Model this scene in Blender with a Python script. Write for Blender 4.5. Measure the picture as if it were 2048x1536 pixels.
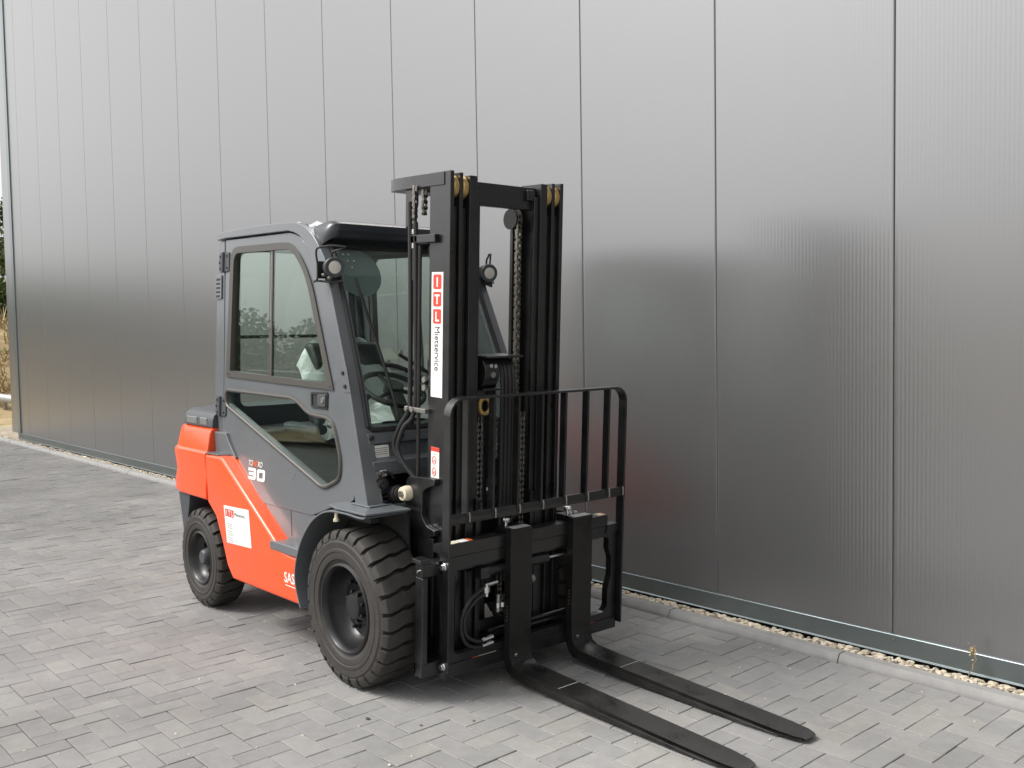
import bpy, bmesh, math, random
from mathutils import Vector, Matrix, noise
from mathutils.geometry import tessellate_polygon, delaunay_2d_cdt
R = math.radians
random.seed(7)
sc = bpy.context.scene
for o in list(bpy.data.objects): bpy.data.objects.remove(o)
COL = sc.collection

# ------------------------------------------------------------------ camera
cd = bpy.data.cameras.new('camera'); cam = bpy.data.objects.new('camera', cd); COL.objects.link(cam)
cd.sensor_width = 36.0; cd.lens = 33.637; cd.clip_start = 0.05; cd.clip_end = 3000
r_ = Vector((0.6504655, 0.7593564, -0.0165066)); u_ = Vector((-0.0284285, 0.0460577, 0.9985342)); d_ = Vector((-0.7590036, 0.6490428, -0.0515463))
m = Matrix((r_, u_, -d_)).transposed().to_4x4(); m.translation = (3.66414, -2.74314, 1.54763)
cam.matrix_world = m
sc.camera = cam
sc.render.resolution_x = 1024; sc.render.resolution_y = 768

# ------------------------------------------------------------------ sky, sun, exposure
SUN_AZ = math.atan2(-0.80, -0.55); SUN_EL = R(50)
w = bpy.data.worlds.new('World'); sc.world = w; w.use_nodes = True
nt = w.node_tree; nt.nodes.clear()
sky = nt.nodes.new('ShaderNodeTexSky'); sky.sky_type = 'NISHITA'; sky.sun_disc = False
sky.sun_elevation = SUN_EL; sky.sun_rotation = math.pi/2 - SUN_AZ
sky.air_density = 1.0; sky.dust_density = 4.0; sky.ozone_density = 1.0
hs = nt.nodes.new('ShaderNodeHueSaturation'); hs.inputs['Saturation'].default_value = 0.06
bg = nt.nodes.new('ShaderNodeBackground'); bg.inputs['Strength'].default_value = 0.15
wo = nt.nodes.new('ShaderNodeOutputWorld')
nt.links.new(sky.outputs[0], hs.inputs['Color']); nt.links.new(hs.outputs[0], bg.inputs[0]); nt.links.new(bg.outputs[0], wo.inputs[0])
sl = bpy.data.lights.new('sun', 'SUN'); sl.energy = 1.4; sl.angle = R(20); sl.color = (1.0, 0.95, 0.87)
so = bpy.data.objects.new('sun', sl); COL.objects.link(so)
sd = Vector((math.cos(SUN_AZ)*math.cos(SUN_EL), math.sin(SUN_AZ)*math.cos(SUN_EL), math.sin(SUN_EL)))
so.rotation_euler = sd.to_track_quat('Z', 'Y').to_euler(); so.location = sd*30
sc.view_settings.view_transform = 'Standard'; sc.view_settings.look = 'None'
sc.view_settings.exposure = 0.68; sc.view_settings.gamma = 1.0; sc.view_settings.use_curve_mapping = False

# ------------------------------------------------------------------ materials
def mat(name, col, rough=0.5, metal=0.0, spec=0.5, coat=0.0, coat_rough=0.05, noise_amt=0.0, noise_scale=20.0, bump=0.0, bump_scale=200.0, rough_var=0.0, col2=None):
    m = bpy.data.materials.new(name); m.use_nodes = True
    t = m.node_tree; b = t.nodes['Principled BSDF']
    b.inputs['Base Color'].default_value = (*col, 1); b.inputs['Roughness'].default_value = rough
    b.inputs['Metallic'].default_value = metal; b.inputs['Specular IOR Level'].default_value = spec
    b.inputs['Coat Weight'].default_value = coat; b.inputs['Coat Roughness'].default_value = coat_rough
    if noise_amt or rough_var or bump or col2:
        tc = t.nodes.new('ShaderNodeTexCoord')
        n = t.nodes.new('ShaderNodeTexNoise'); n.inputs['Scale'].default_value = noise_scale; n.inputs['Detail'].default_value = 5; n.inputs['Roughness'].default_value = .65
        t.links.new(tc.outputs['Object'], n.inputs['Vector'])
        if noise_amt or col2:
            mx = t.nodes.new('ShaderNodeMix'); mx.data_type = 'RGBA'
            c2 = col2 if col2 else tuple(min(1, c*(1+noise_amt)+noise_amt*.02) for c in col)
            c1 = col if col2 else tuple(c*(1-noise_amt) for c in col)
            mx.inputs[6].default_value = (*c1, 1); mx.inputs[7].default_value = (*c2, 1)
            rm = t.nodes.new('ShaderNodeMapRange'); rm.inputs[1].default_value = .3; rm.inputs[2].default_value = .7
            t.links.new(n.outputs['Fac'], rm.inputs[0]); t.links.new(rm.outputs[0], mx.inputs[0]); t.links.new(mx.outputs[2], b.inputs['Base Color'])
        if rough_var:
            rr = t.nodes.new('ShaderNodeMapRange'); rr.inputs[1].default_value = .3; rr.inputs[2].default_value = .7
            rr.inputs[3].default_value = max(0, rough-rough_var); rr.inputs[4].default_value = min(1, rough+rough_var)
            t.links.new(n.outputs['Fac'], rr.inputs[0]); t.links.new(rr.outputs[0], b.inputs['Roughness'])
        if bump:
            n2 = t.nodes.new('ShaderNodeTexNoise'); n2.inputs['Scale'].default_value = bump_scale; n2.inputs['Detail'].default_value = 3
            t.links.new(tc.outputs['Object'], n2.inputs['Vector'])
            bp = t.nodes.new('ShaderNodeBump'); bp.inputs['Strength'].default_value = bump; bp.inputs['Distance'].default_value = .002
            t.links.new(n2.outputs['Fac'], bp.inputs['Height']); t.links.new(bp.outputs[0], b.inputs['Normal'])
    return m

def glass(name, tint, ior=1.55):
    m = bpy.data.materials.new(name); m.use_nodes = True
    t = m.node_tree; t.nodes.clear()
    tr = t.nodes.new('ShaderNodeBsdfTransparent'); tr.inputs[0].default_value = (*tint, 1)
    gl = t.nodes.new('ShaderNodeBsdfGlossy'); gl.inputs['Roughness'].default_value = 0.0; gl.inputs[0].default_value = (.86, .97, .9, 1)
    fr = t.nodes.new('ShaderNodeFresnel'); fr.inputs[0].default_value = ior
    mx = t.nodes.new('ShaderNodeMixShader'); out = t.nodes.new('ShaderNodeOutputMaterial')
    ge = t.nodes.new('ShaderNodeNewGeometry'); iv = t.nodes.new('ShaderNodeMath'); iv.operation = 'SUBTRACT'; iv.inputs[0].default_value = 1; t.links.new(ge.outputs['Backfacing'], iv.inputs[1])
    ml_ = t.nodes.new('ShaderNodeMath'); ml_.operation = 'MULTIPLY'; t.links.new(fr.outputs[0], ml_.inputs[0]); t.links.new(iv.outputs[0], ml_.inputs[1])   # reflect once, at the face the light enters
    t.links.new(ml_.outputs[0], mx.inputs[0]); t.links.new(tr.outputs[0], mx.inputs[1]); t.links.new(gl.outputs[0], mx.inputs[2]); t.links.new(mx.outputs[0], out.inputs[0])
    return m

M = dict(
    orange=mat('orange_paint', (.90, .088, .016), .34, coat=.25, coat_rough=.08, noise_amt=.03, noise_scale=4, rough_var=.05),
    grey=mat('cab_grey_paint', (.115, .125, .135), .33, coat=.35, coat_rough=.1, noise_amt=.05, noise_scale=5, rough_var=.06),
    dgrey=mat('dark_grey_plastic', (.055, .06, .066), .45, bump=.15, bump_scale=600),
    navy=mat('dark_visor_plastic', (.022, .026, .034), .3, coat=.2),
    black=mat('mast_black_paint', (.007, .007, .008),   .36, coat=.4, coat_rough=.22, noise_amt=.25, noise_scale=9, rough_var=.1),
    fork=mat('fork_black_paint', (.006, .006, .006), .36, spec=.35, coat=.05, coat_rough=.2, noise_scale=9, rough_var=.14, col2=(.018, .017, .016)),
    brown=mat('window_frame_anodised', (.062, .058, .052), .4, noise_amt=.05),
    rubber=mat('rubber', (.014, .014, .014), .62, bump=.1),
    tyre=mat('tyre_rubber', (.024, .022, .020), .68, noise_scale=12, bump=.25, bump_scale=150, col2=(.040, .036, .032)),
    rim=mat('rim_black', (.008, .008, .009), .4, coat=.12),
    chrome=mat('zinc_steel', (.75, .76, .76), .25, metal=1),
    steel=mat('dull_steel', (.30, .29, .27), .45, metal=.9),
    chain=mat('oiled_chain', (.22, .205, .18), .34, metal=.9, noise_amt=.3, noise_scale=60),
    brass=mat('roller_gold', (.52, .36, .14), .4, metal=.75, noise_amt=.2, noise_scale=30),
    hose=mat('hydraulic_hose', (.018, .018, .019), .45),
    white=mat('label_white', (.80, .80, .77), .45),
    red=mat('label_red', (.72, .055, .035), .45),
    ink=mat('label_ink', (.035, .037, .045), .5),
    lgrey=mat('label_pale_grey', (.46, .48, .46), .5),
    lorange=mat('label_orange', (.85, .16, .03), .45),
    cream=mat('label_cream', (.72, .66, .5), .45),
    glass=glass('green_tinted_glass', (.91, .955, .932), 1.85),
    wglass=glass('windscreen_glass', (.91, .955, .935), 1.5),
    lens=mat('lamp_lens', (.62, .60, .56), .12, coat=1.0, coat_rough=.02, bump=.3, bump_scale=90),
    film=mat('plastic_film', (.60, .70, .66), .12, coat=.5),
    wrap=mat('seat_wrap', (.40, .43, .41), .22, coat=.4, noise_amt=.25, noise_scale=6, bump=.6, bump_scale=14),
    seat=mat('seat_vinyl', (.03, .032, .033), .55),
    inner=mat('cab_inner_dark', (.075, .082, .088), .5),
    edge=mat('clear_edge_film', (.22, .19, .20), .2, coat=.6),
)

# ------------------------------------------------------------------ builders
def inside(P, x, y):
    c = False; n = len(P)
    for i in range(n):
        (x1, y1), (x2, y2) = P[i-1], P[i]
        if (y1 > y) != (y2 > y) and x < (x2-x1)*(y-y1)/(y2-y1)+x1: c = not c
    return c
def cdt(loops, flat):
    # constrained triangulation of a polygon with holes
    ed, k = [], 0
    for l in loops:
        n = len(l); ed += [(k+i, k+(i+1) % n) for i in range(n)]; k += n
    vo, eo, fo, ov, oe, of = delaunay_2d_cdt([Vector((p[0], p[1])) for p in flat], ed, [], 0, 1e-7)
    out = []
    for f in fo:
        cx = sum(vo[i].x for i in f)/3; cy = sum(vo[i].y for i in f)/3
        if inside([(p[0], p[1]) for p in loops[0]], cx, cy) and not any(inside([(p[0], p[1]) for p in h], cx, cy) for h in loops[1:]):
            if all(ov[i] for i in f): out.append([ov[i][0] for i in f])
    return out

class B:
    def __init__(s): s.bm = bmesh.new()
    def box(s, x0, x1, y0, y1, z0, z1, mx=None):
        v = [s.bm.verts.new(p) for p in ((x0,y0,z0),(x1,y0,z0),(x1,y1,z0),(x0,y1,z0),(x0,y0,z1),(x1,y0,z1),(x1,y1,z1),(x0,y1,z1))]
        if mx:
            for q in v: q.co = mx @ q.co
        for f in ((3,2,1,0),(4,5,6,7),(0,1,5,4),(1,2,6,5),(2,3,7,6),(3,0,4,7)): s.bm.faces.new([v[i] for i in f])
        return s
    def loft(s, rings, close=True, caps=True):
        vs = [[s.bm.verts.new(p) for p in r] for r in rings]; n = len(vs[0])
        for a, b in zip(vs, vs[1:]):
            for i in range(n if close else n-1):
                j = (i+1) % n
                s.bm.faces.new((a[i], a[j], b[j], b[i]))
        if caps and close:
            s.bm.faces.new(list(reversed(vs[0]))); s.bm.faces.new(vs[-1])
        return s
    def cyl(s, p0, p1, r0, r1=None, seg=20, caps=True):
        p0, p1 = Vector(p0), Vector(p1); r1 = r0 if r1 is None else r1
        ax = (p1-p0).normalized(); a = ax.orthogonal().normalized(); b = ax.cross(a)
        ring = lambda p, r: [p + (a*math.cos(2*math.pi*i/seg) + b*math.sin(2*math.pi*i/seg))*r for i in range(seg)]
        return s.loft([ring(p0, r0), ring(p1, r1)], caps=caps)
    def lathe(s, prof, c, axis='y', seg=48):
        # prof: list of (axial, radius); closed by caps only if radius tiny
        c = Vector(c); vs = []
        for a, r in prof:
            ring = []
            for i in range(seg):
                t = 2*math.pi*i/seg
                if axis == 'y': p = Vector((r*math.cos(t), a, r*math.sin(t)))
                elif axis == 'z': p = Vector((r*math.cos(t), r*math.sin(t), a))
                else: p = Vector((a, r*math.cos(t), r*math.sin(t)))
                ring.append(s.bm.verts.new(c+p))
            vs.append(ring)
        for a, b in zip(vs, vs[1:]):
            for i in range(seg):
                j = (i+1) % seg; s.bm.faces.new((a[i], a[j], b[j], b[i]))
        for ring in (vs[0], vs[-1]):
            if prof[vs.index(ring)][1] < .06: s.bm.faces.new(ring)
        return s
    def tube(s, pts, r, seg=10, smooth=0):
        pts = [Vector(p) for p in pts]
        if smooth: pts = catmull(pts, smooth)
        rings = []; up = None
        for i, p in enumerate(pts):
            t = (pts[min(i+1, len(pts)-1)] - pts[max(i-1, 0)]).normalized()
            if up is None: up = t.orthogonal().normalized()
            up = (up - t*up.dot(t)).normalized(); b = t.cross(up)
            rings.append([p + (up*math.cos(2*math.pi*k/seg) + b*math.sin(2*math.pi*k/seg))*r for k in range(seg)])
        return s.loft(rings)
    def plate(s, outer, holes, a0, a1, f):
        # polygon (2-D) with holes, extruded between a0 and a1; f(p, q, a) -> 3-D
        loops = [outer] + list(holes)
        flat = [p for l in loops for p in l]
        if holes: tri = cdt(loops, flat)
        else: tri = tessellate_polygon([[Vector((p[0], p[1], 0)) for p in l] for l in loops])
        V0 = [s.bm.verts.new(f(p[0], p[1], a0)) for p in flat]; V1 = [s.bm.verts.new(f(p[0], p[1], a1)) for p in flat]
        for t in tri:
            try:
                s.bm.faces.new([V0[i] for i in t]); s.bm.faces.new([V1[i] for i in reversed(t)])
            except ValueError: pass
        k = 0
        for l in loops:
            n = len(l)
            for i in range(n):
                j = (i+1) % n; s.bm.faces.new((V0[k+i], V0[k+j], V1[k+j], V1[k+i]))
            k += n
        return s
    def obj(s, name, m, parent=None, bevel=0, smooth=35, seg=2, label=None, keep=False):
        bmesh.ops.remove_doubles(s.bm, verts=s.bm.verts, dist=1e-6)
        bmesh.ops.recalc_face_normals(s.bm, faces=s.bm.faces)
        if bevel and not keep: bmesh.ops.dissolve_limit(s.bm, angle_limit=R(1), verts=s.bm.verts, edges=s.bm.edges)
        me = bpy.data.meshes.new(name); s.bm.to_mesh(me); s.bm.free()
        return mobj(name, me, m, parent, bevel, smooth, seg, label)

def mobj(name, me, m, parent=None, bevel=0, smooth=35, seg=2, label=None):
    if m is not None: me.materials.append(M[m] if isinstance(m, str) else m)
    o = bpy.data.objects.new(name, me); COL.objects.link(o); o.parent = parent
    if smooth:
        me.shade_smooth(); me.set_sharp_from_angle(angle=R(smooth))
    if bevel:
        md = o.modifiers.new('bevel', 'BEVEL'); md.width = bevel; md.segments = seg; md.limit_method = 'ANGLE'; md.angle_limit = R(40); md.harden_normals = True
    if label: o['label'] = label
    return o

def catmull(P, n):
    out = []
    for i in range(len(P)-1):
        p0, p1, p2, p3 = P[max(i-1, 0)], P[i], P[i+1], P[min(i+2, len(P)-1)]
        for k in range(n):
            t = k/n
            out.append(.5*((2*p1) + (p2-p0)*t + (2*p0-5*p1+4*p2-p3)*t*t + (3*p1-p0-3*p2+p3)*t**3))
    out.append(P[-1]); return out

def round_poly(P, rad, n=5):
    # round every corner of a 2-D polygon; rad may be a list
    out = []; N = len(P)
    for i in range(N):
        p = Vector(P[i]); a = Vector(P[i-1]); b = Vector(P[(i+1) % N]); r = rad[i] if isinstance(rad, (list, tuple)) else rad
        if r <= 0: out.append(tuple(p)); continue
        va, vb = (a-p), (b-p); r2 = min(r, va.length*.45, vb.length*.45)
        q0 = p+va.normalized()*r2; q1 = p+vb.normalized()*r2
        for k in range(n+1):
            t = k/n; out.append(tuple((1-t)**2*q0 + 2*t*(1-t)*p + t*t*q1))
    return out
def inset(P, dist):
    # offset a simple polygon inwards by dist
    A = sum(P[i-1][0]*P[i][1]-P[i][0]*P[i-1][1] for i in range(len(P))); sg = 1 if A > 0 else -1
    out = []; N = len(P)
    for i in range(N):
        p = Vector(P[i]); e0 = (p-Vector(P[i-1])).normalized(); e1 = (Vector(P[(i+1) % N])-p).normalized()
        n0 = Vector((-e0.y, e0.x))*sg; n1 = Vector((-e1.y, e1.x))*sg; b = (n0+n1)
        if b.length < 1e-6: b = n0
        b.normalize(); k = max(.35, b.dot(n0)); out.append(tuple(p+b*dist/k))
    return out

XZ = lambda p, q, a: (p, a, q)      # side-view polygon, extruded along y
XY = lambda p, q, a: (p, q, a)
YZ = lambda p, q, a: (a, p, q)

def empty(name, loc=(0,0,0), rz=0):
    o = bpy.data.objects.new(name, None); COL.objects.link(o); o.location = loc; o.rotation_euler = (0,0,rz); o.empty_display_size = .2; return o
def tag(o, label=None, cat=None, group=None, kind=None):
    if label: o['label'] = label
    if cat: o['category'] = cat
    if group: o['group'] = group
    if kind: o['kind'] = kind
    return o
def text(name, body, size, m, parent, mx, shear=0, align='LEFT', bold=0, sx=1.0, thick=.0006):
    c = bpy.data.curves.new(name, 'FONT'); c.body = body; c.size = size; c.shear = shear; c.align_x = align; c.extrude = thick; c.offset = bold; c.resolution_u = 3
    o = bpy.data.objects.new(name+'_tmp', c); COL.objects.link(o)
    dg = bpy.context.evaluated_depsgraph_get(); me = bpy.data.meshes.new_from_object(o.evaluated_get(dg)); bpy.data.objects.remove(o)
    me.transform(mx @ Matrix.Diagonal((sx, 1, 1, 1))); me.materials.clear()
    return mobj(name, me, m, parent, smooth=0)
def face_mx(x, y, z, rot=0):   # text plane facing -y, text runs along +x
    return Matrix.Translation((x, y, z)) @ Matrix.Rotation(R(90), 4, 'X') @ Matrix.Rotation(R(rot), 4, 'Z')

# ================================================================== SETTING
WY = 0.0217989; WD = 1.482                       # wall heading and offset
tW = Vector((math.cos(WY), math.sin(WY), 0)); nW = Vector((-math.sin(WY), math.cos(WY), 0))
def W(s, n, z=0): return tW*s + nW*n + Vector((0, 0, z))

# ground sheet to the horizon
def ground_mat():
    m = bpy.data.materials.new('gravel_earth'); m.use_nodes = True; t = m.node_tree; b = t.nodes['Principled BSDF']; b.inputs['Roughness'].default_value = .95
    tc = t.nodes.new('ShaderNodeTexCoord'); n = t.nodes.new('ShaderNodeTexNoise'); n.inputs['Scale'].default_value = 9; n.inputs['Detail'].default_value = 9; n.inputs['Roughness'].default_value = .75
    cr = t.nodes.new('ShaderNodeValToRGB'); cr.color_ramp.elements[0].color = (.17, .14, .10, 1); cr.color_ramp.elements[1].color = (.44, .38, .29, 1)
    cr.color_ramp.elements[0].position = .3; cr.color_ramp.elements[1].position = .65
    t.links.new(tc.outputs['Object'], n.inputs['Vector']); t.links.new(n.outputs[0], cr.inputs[0]); t.links.new(cr.outputs[0], b.inputs[0])
    return m
b = B(); S = 900; g = b.bm
vs = [g.verts.new(p) for p in ((-S,-S,-.05),(S,-S,-.05),(S,S,-.05),(-S,S,-.05))]; g.faces.new(vs)
tag(b.obj('ground', ground_mat(), smooth=0), 'pale gravel and earth ground beyond the paved yard', kind='structure')

# ---- paving: 200 x 100 blocks in herringbone, aligned with the wall
def paver_mat():
    m = bpy.data.materials.new('concrete_paver'); m.use_nodes = True; t = m.node_tree; b = t.nodes['Principled BSDF']
    N = t.nodes.new; L = t.links.new
    at = N('ShaderNodeAttribute'); at.attribute_name = 'rnd'; oi = N('ShaderNodeObjectInfo')
    ad = N('ShaderNodeMath'); ad.operation = 'ADD'; L(at.outputs['Fac'], ad.inputs[0]); L(oi.outputs['Random'], ad.inputs[1])
    fr = N('ShaderNodeMath'); fr.operation = 'FRACT'; L(ad.outputs[0], fr.inputs[0])
    cr = N('ShaderNodeValToRGB'); e = cr.color_ramp.elements
    e[0].position = 0; e[0].color = (.212, .209, .206, 1); e[1].position = 1; e[1].color = (.258, .253, .245, 1)
    x = e.new(.35); x.color = (.229, .226, .224, 1); x = e.new(.65); x.color = (.238, .234, .231, 1); x = e.new(.85); x.color = (.246, .239, .227, 1)
    L(fr.outputs[0], cr.inputs[0])
    ge = N('ShaderNodeNewGeometry')
    n1 = N('ShaderNodeTexNoise'); n1.inputs['Scale'].default_value = 1.1; n1.inputs['Detail'].default_value = 4
    n2 = N('ShaderNodeTexNoise'); n2.inputs['Scale'].default_value = 16; n2.inputs['Detail'].default_value = 6; n2.inputs['Roughness'].default_value = .7
    n3 = N('ShaderNodeTexNoise'); n3.inputs['Scale'].default_value = 420; n3.inputs['Detail'].default_value = 2
    for n in (n1, n2, n3): L(ge.outputs['Position'], n.inputs['Vector'])
    def rng(src, a, bb, lo, hi):
        r = N('ShaderNodeMapRange'); r.inputs[1].default_value = a; r.inputs[2].default_value = bb; r.inputs[3].default_value = lo; r.inputs[4].default_value = hi; L(src, r.inputs[0]); return r.outputs[0]
    def mul(c, f):
        mx = N('ShaderNodeMix'); mx.data_type = 'RGBA'; mx.blend_type = 'MULTIPLY'; mx.inputs[0].default_value = 1
        L(c, mx.inputs[6]); L(f, mx.inputs[7]); return mx.outputs[2]
    c = mul(cr.outputs[0], rng(n1.outputs[0], .3, .7, .82, 1.14))
    c = mul(c, rng(n2.outputs[0], .25, .75, .89, 1.11)); c = mul(c, rng(n3.outputs[0], .25, .75, .88, 1.12))
    # pale sand dust patches
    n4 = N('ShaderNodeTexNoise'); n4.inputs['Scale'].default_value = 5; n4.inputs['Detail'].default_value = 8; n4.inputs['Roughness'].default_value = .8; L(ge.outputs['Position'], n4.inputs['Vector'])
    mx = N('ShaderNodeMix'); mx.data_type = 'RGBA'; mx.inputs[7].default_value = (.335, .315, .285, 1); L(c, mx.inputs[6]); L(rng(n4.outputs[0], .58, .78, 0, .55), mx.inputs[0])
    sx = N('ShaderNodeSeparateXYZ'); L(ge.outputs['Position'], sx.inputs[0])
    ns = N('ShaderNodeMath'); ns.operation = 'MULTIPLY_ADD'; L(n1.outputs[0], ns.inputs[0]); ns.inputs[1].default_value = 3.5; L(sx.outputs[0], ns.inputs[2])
    c5 = mul(mx.outputs[2], rng(ns.outputs[0], -5.5, 1.5, .70, 1.06))  # separate broad gradient: paving colour gets darker towards the far left end
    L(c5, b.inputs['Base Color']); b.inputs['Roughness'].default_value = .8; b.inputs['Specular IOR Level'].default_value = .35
    bp = N('ShaderNodeBump'); bp.inputs['Strength'].default_value = .35; bp.inputs['Distance'].default_value = .0012; L(n3.outputs[0], bp.inputs['Height']); L(bp.outputs[0], b.inputs['Normal'])
    return m
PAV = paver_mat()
sand = mat('joint_sand', (.075, .066, .058), .95, noise_scale=7, col2=(.15, .135, .115))
b = B(); g = b.bm
YARD = (-14.6, 16.5, -12.0, 1.205)
vs = [g.verts.new(p) for p in ((YARD[0],YARD[2],-.009),(YARD[1],YARD[2],-.009),(YARD[1],YARD[3],-.009),(YARD[0],YARD[3],-.009))]; g.faces.new(vs)
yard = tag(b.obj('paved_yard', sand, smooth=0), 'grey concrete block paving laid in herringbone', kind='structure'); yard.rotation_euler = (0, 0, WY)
def paver_verts(lx, ly):
    gp, ch, dz = .0013, .0022, .0018
    x0, x1, y0, y1 = gp, lx-gp, gp, ly-gp
    v = [(x0,y0,-.03),(x1,y0,-.03),(x1,y1,-.03),(x0,y1,-.03),(x0,y0,-dz),(x1,y0,-dz),(x1,y1,-dz),(x0,y1,-dz),
         (x0+ch,y0+ch,0),(x1-ch,y0+ch,0),(x1-ch,y1-ch,0),(x0+ch,y1-ch,0)]
    f = [(8,9,10,11)] + [(4+i,4+(i+1)%4,8+(i+1)%4,8+i) for i in range(4)] + [(i,(i+1)%4,4+(i+1)%4,4+i) for i in range(4)]
    return v, f
spots = []
for j in range(-75, 12):
    for i in range(-146, 62):
        k = (i+j) % 4
        if k == 0: spots.append((i, j, .2, .1))
        elif k == 2: spots.append((i, j, .1, .2 if j < 11 else .1))
        elif k == 3 and j == -75: spots.append((i, j, .1, .1))
CP = Vector((3.66414, -2.74314, 1.54763))
def view_size(i, j, lx, ly):
    p = W((i*.1+lx/2), (j*.1+ly/2)); v = p-CP; z = v.dot(d_)
    if z < .3: return 0
    x = v.dot(r_)/z*1913.6; y = v.dot(u_)/z*1913.6
    if abs(x) > 1024 or abs(y) > 768: return 0
    # hidden under the truck
    if -2.1 < p.x < .3 and -.4 < p.y < .55: return 0
    return 1/z/z*abs(v.normalized().z)
spots.sort(key=lambda s: -view_size(*s))
pm = {}
for kind, (lx, ly) in {'h': (.2,.1), 'v': (.1,.2), 'q': (.1,.1)}.items():
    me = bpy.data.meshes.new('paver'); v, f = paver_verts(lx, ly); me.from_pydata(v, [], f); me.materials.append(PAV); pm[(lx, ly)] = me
rp = random.Random(3)
for s_ in spots[:300]:
    i, j, lx, ly = s_
    o = bpy.data.objects.new('paver', pm[(lx, ly)]); COL.objects.link(o); o.parent = yard
    o.location = (i*.1+rp.gauss(0, .0006), j*.1+rp.gauss(0, .0006), rp.gauss(0, .0009)); o.rotation_euler = (rp.gauss(0, .004), rp.gauss(0, .004), rp.gauss(0, .003))
vv, ff, rn = [], [], []
for i, j, lx, ly in spots[300:]:
    v, f = paver_verts(lx, ly); k = len(vv); dx, dy, dz = i*.1+rp.gauss(0, .0006), j*.1+rp.gauss(0, .0006), rp.gauss(0, .0009); ax, ay = rp.gauss(0, .004), rp.gauss(0, .004)
    vv += [(p[0]+dx, p[1]+dy, p[2]+dz+p[0]*ax+p[1]*ay) for p in v]; ff += [tuple(q+k for q in t) for t in f]; rn += [rp.random()]*len(f)
me = bpy.data.meshes.new('paver_field'); me.from_pydata(vv, [], ff)
a = me.attributes.new('rnd', 'FLOAT', 'FACE'); a.data.foreach_set('value', rn)
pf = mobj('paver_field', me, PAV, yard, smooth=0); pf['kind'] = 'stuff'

# ---- kerb of one-metre stones along the wall
kerb_m = mat('kerb_concrete', (.30, .295, .285), .85, noise_scale=9, col2=(.225, .222, .22), bump=.4, bump_scale=300)
kb = empty('kerb', (0, 0, 0), WY); tag(kb, 'low rounded concrete kerb between paving and gravel strip', kind='structure')
prof = [(1.2105, -.1), (1.2105, .004), (1.214, .012), (1.224, .030), (1.232, .036), (1.282, .037), (1.285, .034), (1.285, -.1)]
bk = B(); bk.loft([[(.0025, p[0], p[1]) for p in prof], [(.9975, p[0], p[1]) for p in prof]])
k0 = bk.obj('kerb_stone', kerb_m, kb, bevel=.003)
for k in range(-14, 16):
    o = k0 if k == -14 else k0.copy()
    if k != -14: COL.objects.link(o); o.parent = kb
    o.location = (k+.333, rp.gauss(0, .0012), rp.gauss(0, .0015)); o.rotation_euler = (0, 0, rp.gauss(0, .0012))

# ---- gravel strip
gv, gf, gc = [], [], []
rg = random.Random(11)
ICO = None
def stone(c, r, rnd):
    k = len(gv); rx, ry, rz = r*rnd.uniform(.8, 1.4), r*rnd.uniform(.7, 1.1), r*rnd.uniform(.5, .85)
    rot = Matrix.Rotation(rnd.random()*6.3, 3, 'Z') @ Matrix.Rotation(rnd.gauss(0, .4), 3, 'X')
    ring = []
    for z, q, n in ((-.55, .7, 5), (.1, 1.0, 6), (.65, .62, 5)):
        ring.append([rot @ Vector((q*rx*math.cos(t+rnd.gauss(0, .18))*rnd.uniform(.85, 1.1), q*ry*math.sin(t)*rnd.uniform(.85, 1.1), z*rz)) for t in [2*math.pi*a/6 for a in range(6)]])
    for rr in ring:
        for p in rr: gv.append(tuple(Vector(c)+p))
    for a in range(2):
        for i in range(6):
            j = (i+1) % 6; gf.append((k+a*6+i, k+a*6+j, k+a*6+6+j, k+a*6+6+i))
    gf.append(tuple(k+5-i for i in range(6))); gf.append(tuple(k+12+i for i in range(6)))
    col = rnd.random(); gc.extend([col]*14)
for q in range(9500):
    near = q % 3
    s_ = rg.uniform(-14.2, 6.2) if near else rg.uniform(-1.5, 4)
    n_ = rg.uniform(1.292, 1.47)
    stone(W(s_, n_, -.016+rg.uniform(0, .026)-max(0, n_-1.39)*.2), rg.uniform(.008, .02), rg)
gm = bpy.data.materials.new('gravel_stone'); gm.use_nodes = True; t = gm.node_tree; bs = t.nodes['Principled BSDF']; bs.inputs['Roughness'].default_value = .85
at = t.nodes.new('ShaderNodeAttribute'); at.attribute_name = 'rnd'; cr = t.nodes.new('ShaderNodeValToRGB'); e = cr.color_ramp.elements
e[0].color = (.30, .25, .19, 1); e[1].color = (.62, .56, .46, 1); x = e.new(.3); x.color = (.52, .45, .34, 1); x = e.new(.12); x.color = (.22, .19, .15, 1); x = e.new(.7); x.color = (.58, .51, .40, 1)
t.links.new(at.outputs['Fac'], cr.inputs[0]); t.links.new(cr.outputs[0], bs.inputs[0])
me = bpy.data.meshes.new('gravel_strip'); me.from_pydata(gv, [], gf); a = me.attributes.new('rnd', 'FLOAT', 'FACE'); a.data.foreach_set('value', gc)
tag(mobj('gravel_strip', me, gm, smooth=0), 'cream coloured gravel strip at the foot of the wall', 'gravel', kind='stuff')
# bed under the stones
b = B(); b.loft([[W(-14.6, 1.285, -.034), W(16.5, 1.285, -.034)], [W(-14.6, 1.56, -.046), W(16.5, 1.56, -.046)]], close=False)
tag(b.obj('gravel_bed', mat('gravel_bed_earth', (.16, .13, .10), .95, noise_scale=40, col2=(.36, .31, .24)), smooth=0), 'earth bed beneath the gravel strip', kind='structure')

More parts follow.
